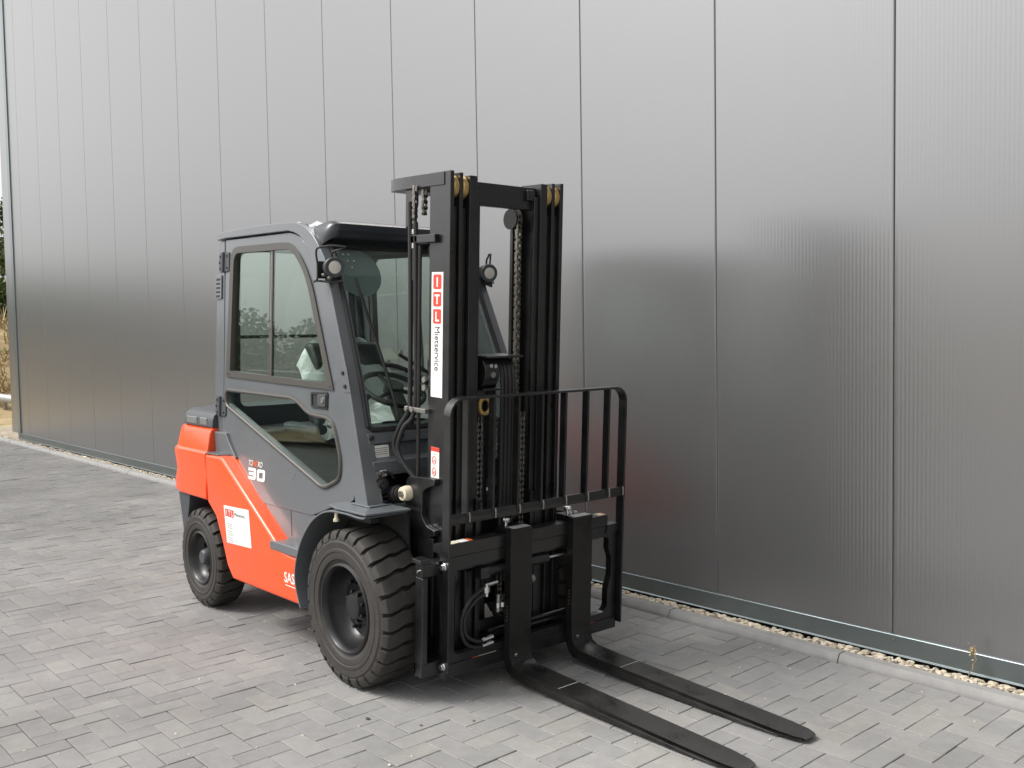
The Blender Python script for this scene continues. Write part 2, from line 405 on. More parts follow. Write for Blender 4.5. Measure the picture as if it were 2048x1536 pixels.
# ---- warehouse with micro-ribbed metal panels
def panel_mat():
    m = bpy.data.materials.new('coated_metal_panel'); m.use_nodes = True; t = m.node_tree; b = t.nodes['Principled BSDF']
    b.inputs['Base Color'].default_value = (.260, .260, .265, 1); b.inputs['Metallic'].default_value = .70; b.inputs['Roughness'].default_value = .28
    b.inputs['Specular IOR Level'].default_value = .5
    return m
PANEL = panel_mat()
trim_m = mat('flashing_metal', (.17, .20, .21), .3, metal=.6, noise_amt=.06, noise_scale=3)
wh = empty('warehouse', tuple(W(0, WD)), WY); tag(wh, 'warehouse wall of tall dark grey micro-ribbed metal panels', 'building')
H = 8.0; Z0 = .095
def panel_mesh(width, amp=.00035):
    v, f = [], []; cols = []; x = .003; n = int(round((width-.006)/.02))
    cols.append((.0017, .022)); cols.append((.0021, .003)); cols.append((.0048, .0))
    a, bb = .012, width-.012; n = int(round((bb-a)/.02))
    for q in range(n*8+1):
        xx = a+(bb-a)*q/(n*8); cols.append((xx, amp*(1-math.cos(2*math.pi*q/8))*.5*-1))
    cols += [(width-.0048, .0), (width-.0021, .003), (width-.0017, .022)]
    for x, y in cols: v += [(x, y, Z0), (x, y, H)]
    for i in range(len(cols)-1): f.append((2*i, 2*i+2, 2*i+3, 2*i+1))
    me = bpy.data.meshes.new('wall_panel'); me.from_pydata(v, [], f); me.materials.append(PANEL); me.shade_smooth(); return me
pmesh = panel_mesh(1.0); CORN = -13.10
for k in range(-15, 15):
    x0 = 1.462-(k+1)
    if x0 < CORN-.5: me = panel_mesh(1.462-k-CORN); x0 = CORN
    else: me = pmesh
    if 1.462-k <= CORN+.05: continue
    o = bpy.data.objects.new('wall_panel', me); COL.objects.link(o); o.parent = wh; o.location = (x0, 0, 0)
b = B(); b.box(CORN, 16.46, .025, .2, .02, H); b.obj('panel_core', mat('joint_dark', (.02, .02, .022), .7), wh, smooth=0)
b = B(); b.box(CORN-.15, 16.46, .06, .25, -.3, .04); b.obj('plinth', mat('plinth_dark', (.03, .026, .024), .9), wh, smooth=0)
# base flashing with drip lip
pr = [(.02, .108), (-.012, .1045), (-.014, .102), (-.014, .016), (-.022, .010), (-.021, .008), (-.008, .012), (.02, .012)]
b = B(); b.loft([[(CORN-.02, y, z) for y, z in pr], [(16.46, y, z) for y, z in pr]]); b.obj('base_flashing', trim_m, wh, bevel=.001, seg=1)
for k in range(-14, 15):
    b = B(); b.cyl((1.462-k+.015, -.013, .086), (1.462-k+.015, -.0185, .086), .006, seg=8); b.obj('rivet', 'steel', wh)
b = B(); b.box(CORN-.03, CORN+.10, -.016, .002, .0, H); b.box(CORN-.03, CORN-.005, .002, .2, 0, H); b.obj('corner_trim', trim_m, wh, bevel=.002, seg=1)
b = B(); b.box(CORN-.0, 16.46, .2, 22, -.3, H-.05); b.obj('building_body', mat('side_cladding', (.13, .135, .14), .4, metal=.3), wh, smooth=0)
b = B(); b.box(CORN-.06, 16.5, -.04, 22.1, H, H+.14); b.obj('roof_edge', trim_m, wh, smooth=0)

# ---- embankment, trees and rail beyond the corner and round the yard
CB = Vector((2.0, -2.0, 0))
def bank_h(r, a):
    x, y = r*math.cos(a), r*math.sin(a)
    t = max(0, min(1, (r-(21+3*noise.noise(Vector((x*.05, y*.05, 3)))))/6.5)); t = t*t*(3-2*t)
    return t*(1.9+.5*noise.noise(Vector((x*.08, y*.08, 0)))+.25*noise.noise(Vector((x*.4, y*.4, 1)))) + (.03*noise.noise(Vector((x*1.5, y*1.5, 5))) if r > 20 else 0) + max(0, r-30)*.022
vv, ff = [], []; NA, rs = 260, [17, 18, 19, 20, 21, 22, 23, 24, 25, 26, 27, 28, 30, 33, 38, 46, 60, 90]
a0, a1 = R(112), R(345)
for i in range(NA+1):
    a = a0+(a1-a0)*i/NA
    for r in rs: vv.append((CB.x+r*math.cos(a), CB.y+r*math.sin(a), bank_h(r, a)-.045-(.05 if r < 19 else 0)))
for i in range(NA):
    for k in range(len(rs)-1):
        p = i*len(rs)+k; ff.append((p, p+1, p+len(rs)+1, p+len(rs)))
me = bpy.data.meshes.new('embankment'); me.from_pydata(vv, [], ff)
bm_ = bpy.data.materials.new('dry_grass_earth'); bm_.use_nodes = True; t = bm_.node_tree; bs = t.nodes['Principled BSDF']; bs.inputs['Roughness'].default_value = .95
tc = t.nodes.new('ShaderNodeTexCoord'); n = t.nodes.new('ShaderNodeTexNoise'); n.inputs['Scale'].default_value = .9; n.inputs['Detail'].default_value = 9; n.inputs['Roughness'].default_value = .7
cr = t.nodes.new('ShaderNodeValToRGB'); e = cr.color_ramp.elements; e[0].position = .34; e[0].color = (.10, .11, .045, 1); e[1].position = .68; e[1].color = (.46, .37, .21, 1); x = e.new(.48); x.color = (.34, .25, .13, 1)
t.links.new(tc.outputs['Object'], n.inputs['Vector']); t.links.new(n.outputs[0], cr.inputs[0]); t.links.new(cr.outputs[0], bs.inputs[0])
tag(mobj('embankment', me, bm_, smooth=60), 'dry grassy earth embankment beyond the yard', kind='structure')

def leaf_mat(name, c1, c2):
    m = bpy.data.materials.new(name); m.use_nodes = True; t = m.node_tree; b = t.nodes['Principled BSDF']; b.inputs['Roughness'].default_value = .6
    at = t.nodes.new('ShaderNodeAttribute'); at.attribute_name = 'rnd'; mx = t.nodes.new('ShaderNodeMix'); mx.data_type = 'RGBA'
    mx.inputs[6].default_value = (*c1, 1); mx.inputs[7].default_value = (*c2, 1); t.links.new(at.outputs['Fac'], mx.inputs[0]); t.links.new(mx.outputs[2], b.inputs[0])
    return m
LEAF = leaf_mat('leaf_green', (.06, .10, .03), (.18, .23, .08)); DRY = leaf_mat('dry_stalk', (.30, .22, .10), (.48, .38, .20)); SHRUB = leaf_mat('shrub_green', (.07, .10, .04), (.20, .24, .12))
def leaves(pts, size, rnd, aspect=.55):
    v, f, c = [], [], []
    for p in pts:
        d = Vector((rnd.gauss(0, 1), rnd.gauss(0, 1), rnd.gauss(0, .7))).normalized(); e_ = d.orthogonal().normalized(); e_.rotate(Matrix.Rotation(rnd.random()*6.3, 3, d)) if False else None
        s1 = size*rnd.uniform(.6, 1.3); k = len(v); q = d.cross(Vector((rnd.gauss(0,1), rnd.gauss(0,1), rnd.gauss(0,1)))).normalized()
        v += [tuple(p-d*s1), tuple(p+q*s1*aspect), tuple(p+d*s1), tuple(p-q*s1*aspect)]; f.append((k, k+1, k+2, k+3)); c.append(rnd.random())
    return v, f, c
def leaf_obj(name, pts, size, m, parent, rnd, aspect=.55):
    v, f, c = leaves(pts, size, rnd, aspect); me = bpy.data.meshes.new(name); me.from_pydata(v, [], f)
    a = me.attributes.new('rnd', 'FLOAT', 'FACE'); a.data.foreach_set('value', c); return mobj(name, me, m, parent, smooth=0)
def polar(az, dist): return CP.x+dist*math.cos(R(az)), CP.y+dist*math.sin(R(az))
def zat(x, y):
    dx, dy = x-CB.x, y-CB.y; r = math.hypot(dx, dy); a = math.atan2(dy, dx) % (2*math.pi); return bank_h(r, a)-.045 if r > 17 else 0
def tree(az, dist, h, spread, label, seed, nl=5200, name='tree', low=.22):
    rnd = random.Random(seed); x, y = polar(az, dist); z = zat(x, y); t_ = empty(name, (x, y, z)); tag(t_, label, name)
    b = B(); lim = []
    b.tube([(0,0,-.2), (.05,.02,h*.3), (-.04,.06,h*.62), (.02,0,h*.9)], .1, 8, 4)
    for k in range(14):
        a = k*2.4; z0 = h*(low+.6*k/14); L = spread*rnd.uniform(.6, 1.05)*(1-.35*k/14); e1 = Vector((math.cos(a)*L, math.sin(a)*L, z0+L*rnd.uniform(.2, .7)))
        b.tube([(0, 0, z0), tuple(e1*.5+Vector((0, 0, z0*.48))), tuple(e1)], .025, 5, 3); lim.append((Vector((0, 0, z0)), e1))
    b.obj('trunk', mat('bark', (.09, .07, .05), .9), t_)
    pts = []
    for q in range(nl):
        s0, e1 = rnd.choice(lim); c = s0.lerp(e1, rnd.uniform(.45, 1.08)); cl = Vector((rnd.gauss(0, .22), rnd.gauss(0, .22), rnd.gauss(0, .17)))*spread*.55
        pts.append(c+cl)
    leaf_obj('crown', pts, .085, LEAF, t_, rnd)
tree(168.75, 33, 4.7, 1.9, 'green leafy tree on the embankment left of the wall', 5)
tree(168.15, 29.5, 1.5, 1.0, 'low green bush on the embankment at the foot of the tree', 8, 2600, 'bush', .04)
# grasses and herbs on the bank (uncountable)
rnd = random.Random(21); v, f, c = [], [], []
for q in range(6000):
    a = R(rnd.uniform(165.4, 172)) if q % 2 == 0 else R(rnd.uniform(170, 262)); dist = rnd.uniform(18, 40); x, y = polar(math.degrees(a), dist)
    if x > -13.6 and y > 1.2: continue
    r = math.hypot(x-CB.x, y-CB.y)
    if r < 22: continue
    z = zat(x, y); h = rnd.uniform(.08, .28)*(1 if rnd.random() < .9 else 1.8)
    for s2 in range(3):
        dx, dy = rnd.gauss(0, .1), rnd.gauss(0, .1); wv = Vector((rnd.gauss(0, 1), rnd.gauss(0, 1), 0)).normalized()*.025; k = len(v)
        p = Vector((x+dx, y+dy, z-.03)); tp = p+Vector((rnd.gauss(0, .12), rnd.gauss(0, .12), h))
        v += [tuple(p-wv), tuple(p+wv), tuple(tp+wv*.3), tuple(tp-wv*.3)]; f.append((k, k+1, k+2, k+3)); c.append(rnd.random())
me = bpy.data.meshes.new('bank_grass'); me.from_pydata(v, [], f); a = me.attributes.new('rnd', 'FLOAT', 'FACE'); a.data.foreach_set('value', c)
tag(mobj('bank_grass', me, DRY, smooth=0), 'tufts of dry yellow grass growing on the embankment', 'grass', kind='stuff')
# shrubs along the far side of the yard: seen as reflections in wall and panes
pts = []
for q in range(190):
    az = rnd.uniform(171, 255); dist = rnd.uniform(24, 33); x, y = polar(az, dist); z = zat(x, y); hh = rnd.uniform(.6, 1.4)*(1.55 if 186 < az < 226 else 1+.9*max(0, math.sin(R((az-226)*6)))); ww = rnd.uniform(.6, 1.3)
    for k in range(420):
        a_ = rnd.random()*6.28; rr = ww*math.sqrt(rnd.random()); pts.append(Vector((x+rr*math.cos(a_), y+rr*math.sin(a_), z+hh*(rnd.random()**.8)*(1-.35*rr/ww))))
so_ = leaf_obj('shrub_thicket', pts, .085, SHRUB, None, rnd, .6); tag(so_, 'mass of green shrubs on the bank opposite the warehouse', 'shrubs', kind='stuff')
# grey pipe rail on the gravel beyond the corner
x, y = polar(168.6, 24); x2, y2 = polar(166.2, 22.5)
pr_ = empty('barrier_rail', (x, y, 0)); tag(pr_, 'pale grey pipe barrier rail on the gravel beyond the wall corner', 'barrier')
b = B(); b.tube([(0, 0, .42), (x2-x, y2-y, .30)], .09, 12); b.obj('pipe', mat('galvanised', (.42, .44, .44), .5, metal=.3), pr_)
for q in (.15, .5, .85):
    b = B(); b.cyl(((x2-x)*q, (y2-y)*q, -.05), ((x2-x)*q, (y2-y)*q, .36), .04, seg=10); b.obj('post', 'steel', pr_)

# ---- dry weed by the wall
wd_ = empty('dry_weed', tuple(W(1.845, 1.40, 0))); tag(wd_, 'withered dry weed stalk standing in the gravel at the right', 'weed')
b = B(); b.tube([(0,0,-.01), (.004,.01,.03), (.022,.0,.055), (.02,.01,.075), (.038,.0,.10), (.03,0,.118), (.022,.004,.135)], .0022, 6, 3); b.obj('stalk', DRY, wd_)
rw = random.Random(2); leaf_obj('seed_head', [Vector((.022+rw.gauss(0, .006), rw.gauss(0, .006), .135+rw.gauss(0, .011))) for q in range(70)], .008, DRY, wd_, rw, .4)
# loose chippings and crumbs on the paving
gv, gf, gc = [], [], []
for q in range(420):
    s_ = rg.uniform(-3, 3); n_ = rg.uniform(-2.4, 1.2); stone(W(s_, n_, .001), rg.uniform(.0015, .0042) if q % 9 else rg.uniform(.004, .007), rg)
me = bpy.data.meshes.new('stone_crumbs'); me.from_pydata(gv, [], gf); a = me.attributes.new('rnd', 'FLOAT', 'FACE'); a.data.foreach_set('value', [.6+.4*q for q in gc])
tag(mobj('stone_crumbs', me, gm, smooth=0), 'pale stone crumbs scattered over the paving', 'crumbs', kind='stuff')
om = mat('oil_stain', (.085, .078, .074), .75)
for s_, n_, rr, lab in ((.359, -.739, .0085, 'largest dark round stain spot on the paving'), (.568, -.625, .0065, 'middle dark stain spot on the paving below the mast'), (.68, -.445, .005, 'smallest dark stain spot on the paving, nearest the forks')):
    b = B(); b.plate([(rr*1.3*math.cos(a*.35)*(1+.1*math.sin(a*3)), rr*math.sin(a*.35)) for a in range(18)], [], .0032, .0040, XY)
    o = b.obj('stain_spot', om, None, smooth=0); o.location = W(s_, n_); tag(o, lab, 'stain', 'stain spots on the paving')
# ================================================================== FORKLIFT
FL = empty('forklift'); tag(FL, 'orange and grey forklift truck with closed cab and black mast', 'forklift')
YC = -.53

# ---- wheels
def make_wheel(y_out, x, rad, width, rim_r, nl, name_front, sgn):
    # sgn -1: outer side faces -y
    yo = y_out; yi = y_out - sgn*width; Rr = rad-.026
    ax = lambda t: yo - sgn*t       # distance inwards from the outer face
    wl = B()
    prof = [(ax(.004), rim_r+.012), (ax(.0), rim_r+.003), (ax(.012), rim_r-.006), (ax(.03), rim_r-.010), (ax(.085 if name_front else .05), rim_r-.022), (ax(.105 if name_front else .065), rim_r-.04),
            (ax(.108 if name_front else .068), rim_r*.62), (ax(.108 if name_front else .07), .02)]
    wl.lathe(prof, (x, 0, rad), 'y', 56)
    wl.lathe([(ax(.15), .05), (ax(.15), rim_r-.01), (ax(width-.004), rim_r+.01)], (x, 0, rad), 'y', 40)
    wheel = wl.obj('wheel', 'rim', FL, label='black steel front wheel with studded hub and lugged solid tyre' if name_front else 'smaller black rear wheel with plain hub cap and solid tyre')
    # carcass with stepped sidewall
    h = rad-rim_r; c = [(.002, rim_r+.002), (.012, rim_r+.012), (.008, rim_r+h*.16), (-.001, rim_r+h*.20), (-.004, rim_r+h*.30), (-.003, rim_r+h*.38), (-.0065, rim_r+h*.40), (-.0065, rim_r+h*.47), (-.004, rim_r+h*.49), (-.005, rim_r+h*.66), (.000, rim_r+h*.70), (.004, rim_r+h*.78), (.020, Rr-.004)]
    full = [(ax(a), r) for a, r in c] + [(ax(width/2), Rr+.002)] + [(ax(width-a), r) for a, r in reversed(c)]
    t = B(); t.lathe(full, (x, 0, rad), 'y', 88)
    # lugs: interlocking blocks, half a pitch apart on the two sides
    st = 2*math.pi/nl
    for side in (0, 1):
        for k in range(nl):
            a = k*st + (st*.5 if side else 0)
            rows = [(-.001, rad-.042, -.35, .35), (.001, rad-.024, -.35, .35), (.012, rad-.007, -.37, .37), (.024, rad-.001, -.39, .39), (width*.26, rad, -.41+.10, .41+.10), (width*.40, rad+.001, -.42+.28, .42+.22), (width*.53, rad+.001, -.42+.36, .42+.18)]
            top, bot = [], []
            for dpt, rr, l0, l1 in rows:
                yy = ax(dpt) if side == 0 else ax(width-dpt); s0, s1 = a+st*l0, a+st*l1
                if side: s0, s1 = a-st*l1*1.0+st*.0, a-st*l0
                inn = max(rim_r+h*.6, rr-.03) if dpt < .02 else Rr-.004
                top.append([Vector((x+rr*math.cos(s), yy, rad+rr*math.sin(s))) for s in (s0, s1)])
                bot.append([Vector((x+inn*math.cos(s), yy if dpt > .003 else yy-sgn*.012*(1 if side == 0 else -1), rad+inn*math.sin(s))) for s in (s0-.004, s1+.004)])
            bm = t.bm; TV = [[bm.verts.new(p) for p in q] for q in top]; BV = [[bm.verts.new(p) for p in q] for q in bot]
            for i in range(len(rows)-1):
                bm.faces.new((TV[i][0], TV[i][1], TV[i+1][1], TV[i+1][0])); bm.faces.new((TV[i][0], TV[i+1][0], BV[i+1][0], BV[i][0])); bm.faces.new((TV[i][1], BV[i][1], BV[i+1][1], TV[i+1][1]))
            bm.faces.new((TV[0][0], BV[0][0], BV[0][1], TV[0][1])); bm.faces.new((TV[-1][0], TV[-1][1], BV[-1][1], BV[-1][0]))
    t.obj('tyre', 'tyre', wheel, smooth=28)
    hb = B()
    if name_front:
        hb.lathe([(ax(.108), .085), (ax(.095), .085), (ax(.09), .078), (ax(.082), .072), (ax(.060), .062), (ax(.045), .055), (ax(.042), .045), (ax(.042), .01)], (x, 0, rad), 'y', 32)
        hub = hb.obj('hub', 'rim', wheel)
        for k in range(8):
            a = k*math.pi/4+.3; bb = B(); p = (x+.066*math.cos(a), ax(.085), rad+.066*math.sin(a)); bb.cyl(p, (p[0], ax(.052), p[2]), .0085, seg=6); bb.obj('hub_bolt', 'rim', hub, bevel=.0015)
        for k in range(6):
            a = k*math.pi/3+.1; bb = B(); p = (x+.115*math.cos(a), ax(.11), rad+.115*math.sin(a)); bb.cyl(p, (p[0], ax(.098), p[2]), .016, seg=6); bb.cyl((p[0], ax(.10), p[2]), (p[0], ax(.075), p[2]), .0085, seg=10); bb.obj('wheel_nut', 'rim', wheel, bevel=.0015)
    else:
        hb.lathe([(ax(.068), .055), (ax(.055), .052), (ax(.035), .046), (ax(.020), .043), (ax(.012), .036), (ax(.011), .01)], (x, 0, rad), 'y', 28); hb.obj('hub', 'dgrey', wheel)
        for k in range(6):
            a = k*math.pi/3+.4; bb = B(); p = (x+.088*math.cos(a), ax(.07), rad+.088*math.sin(a)); bb.cyl(p, (p[0], ax(.052), p[2]), .013, seg=6); bb.obj('wheel_nut', 'rim', wheel, bevel=.0015)
for sgn in (-1, 1):
    make_wheel(sgn*.612, 0, .35, .222, .188, 28, True, sgn)
    make_wheel(sgn*.562, -1.7, .285, .172, .142, 23, False, sgn)

def pillow(P, y0, y1, r, n=4):
    # slab with a rounded outer rim
    b = B(); sg = 1 if y1 > y0 else -1; rings = [(0, y0)] + [(r*(1-math.cos(a*math.pi/2/n)), y1-sg*r*(1-math.sin(a*math.pi/2/n))) for a in range(n+1)]
    polys = [P if k == 0 else inset(P, k) for k, y in rings]
    b.loft([[(p[0], y, p[1]) for p in q] for q, (k, y) in zip(polys, rings)], caps=False)
    for q, y in ((polys[0], y0), (polys[-1], y1)):
        V = [b.bm.verts.new((p[0], y, p[1])) for p in q]
        for t in tessellate_polygon([[Vector((p[0], p[1], 0)) for p in q]]): b.bm.faces.new([V[i] for i in t])
    return b
# ---- chassis and body
b = B(); b.box(-1.55, .02, -.36, .36, .22, .70); b.box(-1.95, -1.5, -.34, .34, .3, .75); b.box(-.06, .10, -.42, .42, .27, .46); b.box(-1.76, -1.64, -.42, .42, .22, .34)
b.obj('chassis', 'rubber', FL, bevel=.01)
fender = [(-.385, .27), (-.425, .36), (-.432, .44), (-.400, .537), (-.343, .626), (-.262, .705), (-.172, .756), (-.079, .780), (.056, .786), (.150, .782), (.213, .786)]
ORG = [(-1.524, .904), (-1.335, .910), (-1.297, .903), (-.704, .546), (-.662, .519), (-.622, .503), (-.56, .495), (-.475, .493), (-.468, .41), (-.460, .34), (-.420, .264), (-1.206, .253), (-1.273, .317), (-1.329, .438), (-1.404, .567), (-1.507, .636)]
ORGI = [(-1.37, .903), (-1.285, .908), (-.970, .695), (-.845, .620), (-.722, .545), (-.735, .512), (-.86, .512), (-1.34, .81)]
GREYP = [(-1.03, .705), (-.44, .705), (-.33, .66), (-.40, .56), (-.425, .47), (-.425, .36), (-.60, .36), (-.86, .47)]
for s in (-1, 1):
    b = pillow(ORG, s*.48, s*.586, .020)
    sp = b.obj('side_panel', 'orange', FL, smooth=40, label='orange lower side panel' if s < 0 else None)
    b = pillow(ORGI, s*.47, s*.524, .003); b.obj('inner_side_panel', 'orange', sp, smooth=40)
    b = B(); b.plate(GREYP, [], s*.44, s*.511, XZ); lbp = b.obj('lower_body_panel', 'grey', FL, bevel=.004)
    b = B(); b.plate([(-.66, .690), (-.657, .690), (-.653, .56), (-.656, .56)], [], s*.5105, s*.5125, XZ); b.obj('panel_seam', 'rubber', lbp)
    b = B(); b.box(-.745, -.450, min(s*.44, s*.590), max(s*.44, s*.590), .495, .541); st_ = b.obj('step', 'grey', FL, bevel=.006, seg=3)
    for q in (-.53, -.50):
        b = B(); b.cyl((q, s*.55, .541), (q, s*.55, .551), .008, seg=6); b.obj('step_bolt', 'chrome', st_)
    pts = catmull([Vector((p[0], p[1], 0)) for p in fender], 4); out = [(p.x, p.y) for p in pts]; inn = inset(out+[(.213, .2), (-.3, .2)], .009)[:len(out)]
    if s > 0: out, inn = out[:-10], inn[:-10]
    b = B(); b.plate(out+list(reversed(inn)), [], s*.622, s*.40, XZ); fe = b.obj('front_fender', 'grey', FL, bevel=.003)
    b = B(); b.plate(inset(out+[(.213, .25), (-.35, .25)], .012), [], s*.395, s*.385, XZ); b.obj('inner_wheel_housing', 'rubber', fe)
    b = B(); b.plate([(-.13, s*.595), (-.04, s*.619), (.215, s*.619), (.235, s*.40), (-.12, s*.40)] if s < 0 else [(-.13, .53), (.10, .53), (.10, .40), (-.12, .40)], [], .790, .8, XY); b.obj('fender_top_plate', 'grey', fe, bevel=.003)
    b = B(); b.cyl((-.06, s*.60, .78), (-.062, s*.60, .735), .008, seg=8); b.cyl((-.062, s*.6, .742), (-.062, s*.6, .73), .013, seg=6); b.obj('fender_bolt', 'cream', fe)
    b = B(); b.plate(round_poly([(-1.99, .640), (-1.82, .640), (-1.84, .56), (-1.885, .43), (-1.925, .39), (-1.955, .52)], .01), [], s*.560, s*.36, XZ); b.obj('rear_mudguard', 'dgrey', FL, bevel=.006)

# rear counterweight
def plan(z, ins, back=0):
    P = [(-1.534, -.582+ins), (-1.74, -.582+ins), (-1.92+ins*.3, -.579+ins), (-2.04+ins*.7, -.556+ins), (-2.14+ins*.9, -.495+ins*.9), (-2.20+ins, -.40+ins*.6), (-2.24+ins, -.24+ins*.3), (-2.255+ins, 0)]
    P = P + [(x, -y) for x, y in reversed(P[:-1])]
    return [(x, y, z) for x, y in P]
b = B(); b.loft([plan(.640, .012), plan(.652, .0), plan(.712, 0), plan(.78, .010), plan(.890, 0), plan(.905, .002), plan(.918, .016), plan(1.015, .034), plan(1.037, .044), plan(1.047, .062)])
cw = b.obj('counterweight', 'orange', FL, bevel=.012, seg=3, smooth=30, label='heavy orange counterweight at the rear')
b = B(); b.box(-2.19, -1.93, -.36, .36, .26, .65); b.obj('counterweight_base', 'orange', cw, bevel=.02)
b = B(); b.loft([plan(1.0475, .050), plan(1.09, .054), plan(1.118, .064), plan(1.133, .084), plan(1.140, .13)])
hd = b.obj('engine_hood', 'dgrey', FL, bevel=.006, seg=3, smooth=40, label='dark grey rear hood cap with lamp lenses')
for k, (x0, x1) in enumerate(((-1.90, -1.75), (-1.705, -1.61))):
    b = B(); b.box(x0, x1, -.5328, -.520, 1.060, 1.100); b.obj('lamp_lens', mat('smoked_lens%d' % k, (.16, .17, .165), .1, coat=1), hd, bevel=.004)
b = B(); b.box(-1.50, -1.1, -.42, .42, .68, 1.05); b.obj('engine_cover', 'inner', FL, bevel=.02)
b = B(); b.plate([(-1.534, .912), (-1.345, .914), (-1.305, .895), (-1.26, .900), (-1.35, .985), (-1.385, 1.030), (-1.534, 1.030)], [], -.522, -.45, XZ); b.obj('rear_ledge', 'grey', FL, bevel=.006)
b = B(); b.plate([(-1.533, -.578), (-1.36, -.578), (-1.315, -.515), (-1.533, -.515)], [], .909, .917, XY); b.obj('ledge_cap', 'grey', FL, bevel=.002)

# ---- cab: side planes lean inwards slightly towards the roof
def TP(s): return lambda p, q, a: (p, s*(.51-.05*(q-.8)+a), q)
def tp(s, x, z, a): return (x, s*(.51-.05*(z-.8)+a), z)
railT = [(-1.561, 2.112), (-1.548, 2.138), (-1.508, 2.149), (-1.271, 2.148), (-.963, 2.139), (-.684, 2.124), (-.626, 2.117), (-.57, 2.102), (-.534, 2.088), (-.496, 2.068), (-.459, 2.043), (-.422, 2.010), (-.342, 1.924), (-.224, 1.640), (-.103, 1.348), (.080, .795)]
gapP = [(-.024, .795), (-.184, 1.365), (-.326, 1.643), (-.447, 1.890), (-.523, 1.990), (-.556, 2.025), (-.600, 2.052), (-.655, 2.071), (-.714, 2.083), (-1.448, 2.109), (-1.553, 2.105)]
rearP = [(-1.559, 2.102), (-1.580, 1.77), (-1.590, 1.145), (-1.582, 1.02), (-1.38, 1.02), (-1.447, 1.045), (-1.470, 1.119), (-1.474, 1.667), (-1.480, 2.102)]
for s in (-1, 1):
    b = B(); b.plate(railT+gapP, [], .013, -.072, TP(s))
    o = b.obj('cab_side_rail', 'grey', FL, bevel=.016, seg=4, smooth=50, label='grey roof rail and front pillar')
    b = B(); b.plate([(-.05, s*.53), (.105, s*.53), (.105, s*.43), (-.05, s*.43)], [], .8005, .807, XY); b.obj('pillar_foot', 'grey', o, bevel=.003)
    b = B(); b.tube([tp(s, x+.004, z, -.048) for x, z in ((-.395, 1.99), (-.342, 1.924), (-.224, 1.640), (-.103, 1.348), (-.035, 1.14))], .011, 8); b.obj('pillar_seal', 'rubber', o)
    b = B(); b.tube([tp(s, x-.001, z, -.006) for x, z in ((-.60, 2.049), (-.526, 1.988), (-.450, 1.889), (-.329, 1.642), (-.187, 1.364), (-.035, .82))], .006, 6); b.obj('door_seal', 'rubber', o)
    b = B(); b.plate(rearP, [], .001, -.07, TP(s)); rp_ = b.obj('rear_pillar', 'grey', FL, bevel=.008)
    b = B(); b.plate(round_poly([(-1.578, 1.912), (-1.500, 1.910), (-1.496, 1.775), (-1.574, 1.777)], .012), [], .001, .010, TP(s)); ve = b.obj('vent', 'grey', rp_, bevel=.002)
    for k in range(5):
        b = B(); z = 1.892-k*.0235; b.plate([(-1.565, z-.012), (-1.515, z-.013), (-1.513, z-.001), (-1.563, z)], [], .004, .0112, TP(s)); b.obj('vent_slot', 'rubber', ve)
b = B(); b.plate([(-1.545, 2.05), (-1.545, 2.118), (-1.27, 2.126), (-.69, 2.104), (-.57, 2.080), (-.46, 2.025), (-.50, 2.00), (-.65, 2.045), (-1.27, 2.07)], [], -.392, .392, XZ); roof = b.obj('roof', 'grey', FL, bevel=.004)
b = B(); b.plate([(-.43, .95), (.43, .95), (.385, 2.09), (-.385, 2.09)], [round_poly([(-.375, 1.16), (-.345, 2.05), (.345, 2.05), (.375, 1.16)], .05)], -1.545, -1.50, YZ); rw_ = b.obj('rear_wall', 'inner', FL, keep=True)
b = B(); b.plate([(-.385, 1.15), (-.352, 2.06), (.352, 2.06), (.385, 1.15)], [], -1.526, -1.521, YZ); b.obj('rear_window', 'glass', rw_, smooth=0)
b = B(); b.cyl((-1.515, -.36, 1.56), (-1.515, .36, 1.56), .010, seg=8); b.obj('window_bar', 'rubber', rw_)
# protective film lifting off the roof
rf = random.Random(4); b = B(); rows = []
for i in range(15):
    x = -.72+.26*i/14; row = []
    for j in range(15):
        y = -.43+.36*j/14; base = 2.106-.25*max(0, x+.69)-.30*max(0, x+.56); e_ = math.exp(-((i-8)/4.)**2)*math.exp(-((j-6)/5.)**2)
        row.append((x+rf.gauss(0, .003), y+rf.gauss(0, .003), base+.010+.030*e_+.010*math.sin(i*.9+j*.7)+.006*math.sin(j*1.9-i*.6)+rf.gauss(0, .0025)))
    rows.append(row)
b.loft(rows, close=False, caps=False); b.obj('plastic_film', 'film', roof, smooth=70)
# visor
def vsec(y, k, dz=0):
    P = [(-.60, 2.075), (-.50, 2.101), (-.40, 2.108), (-.352, 2.103), (-.332, 2.088), (-.326, 2.058), (-.332, 2.026), (-.344, 2.018), (-.356, 2.030), (-.366, 2.046), (-.40, 2.044), (-.42, 2.005), (-.45, 1.985), (-.49, 1.985)]
    cx, cz = -.47, 2.0
    return [(cx+(x-cx)*k, y, cz+(z-cz)*k+dz) for x, z in P]
b = B(); b.loft([vsec(-.445, .55, -.02), vsec(-.437, .72, -.014), vsec(-.420, .90, -.005), vsec(-.40, .97), vsec(-.37, 1), vsec(.37, 1), vsec(.40, .97), vsec(.42, .90, -.005), vsec(.437, .72, -.014), vsec(.445, .55, -.02)])
vis = b.obj('sun_visor', 'navy', FL, smooth=32, label='dark projecting visor above the windscreen')
b = B(); b.box(-.3275, -.3240, -.40, .40, 2.046, 2.054); b.obj('visor_groove', 'rubber', vis)

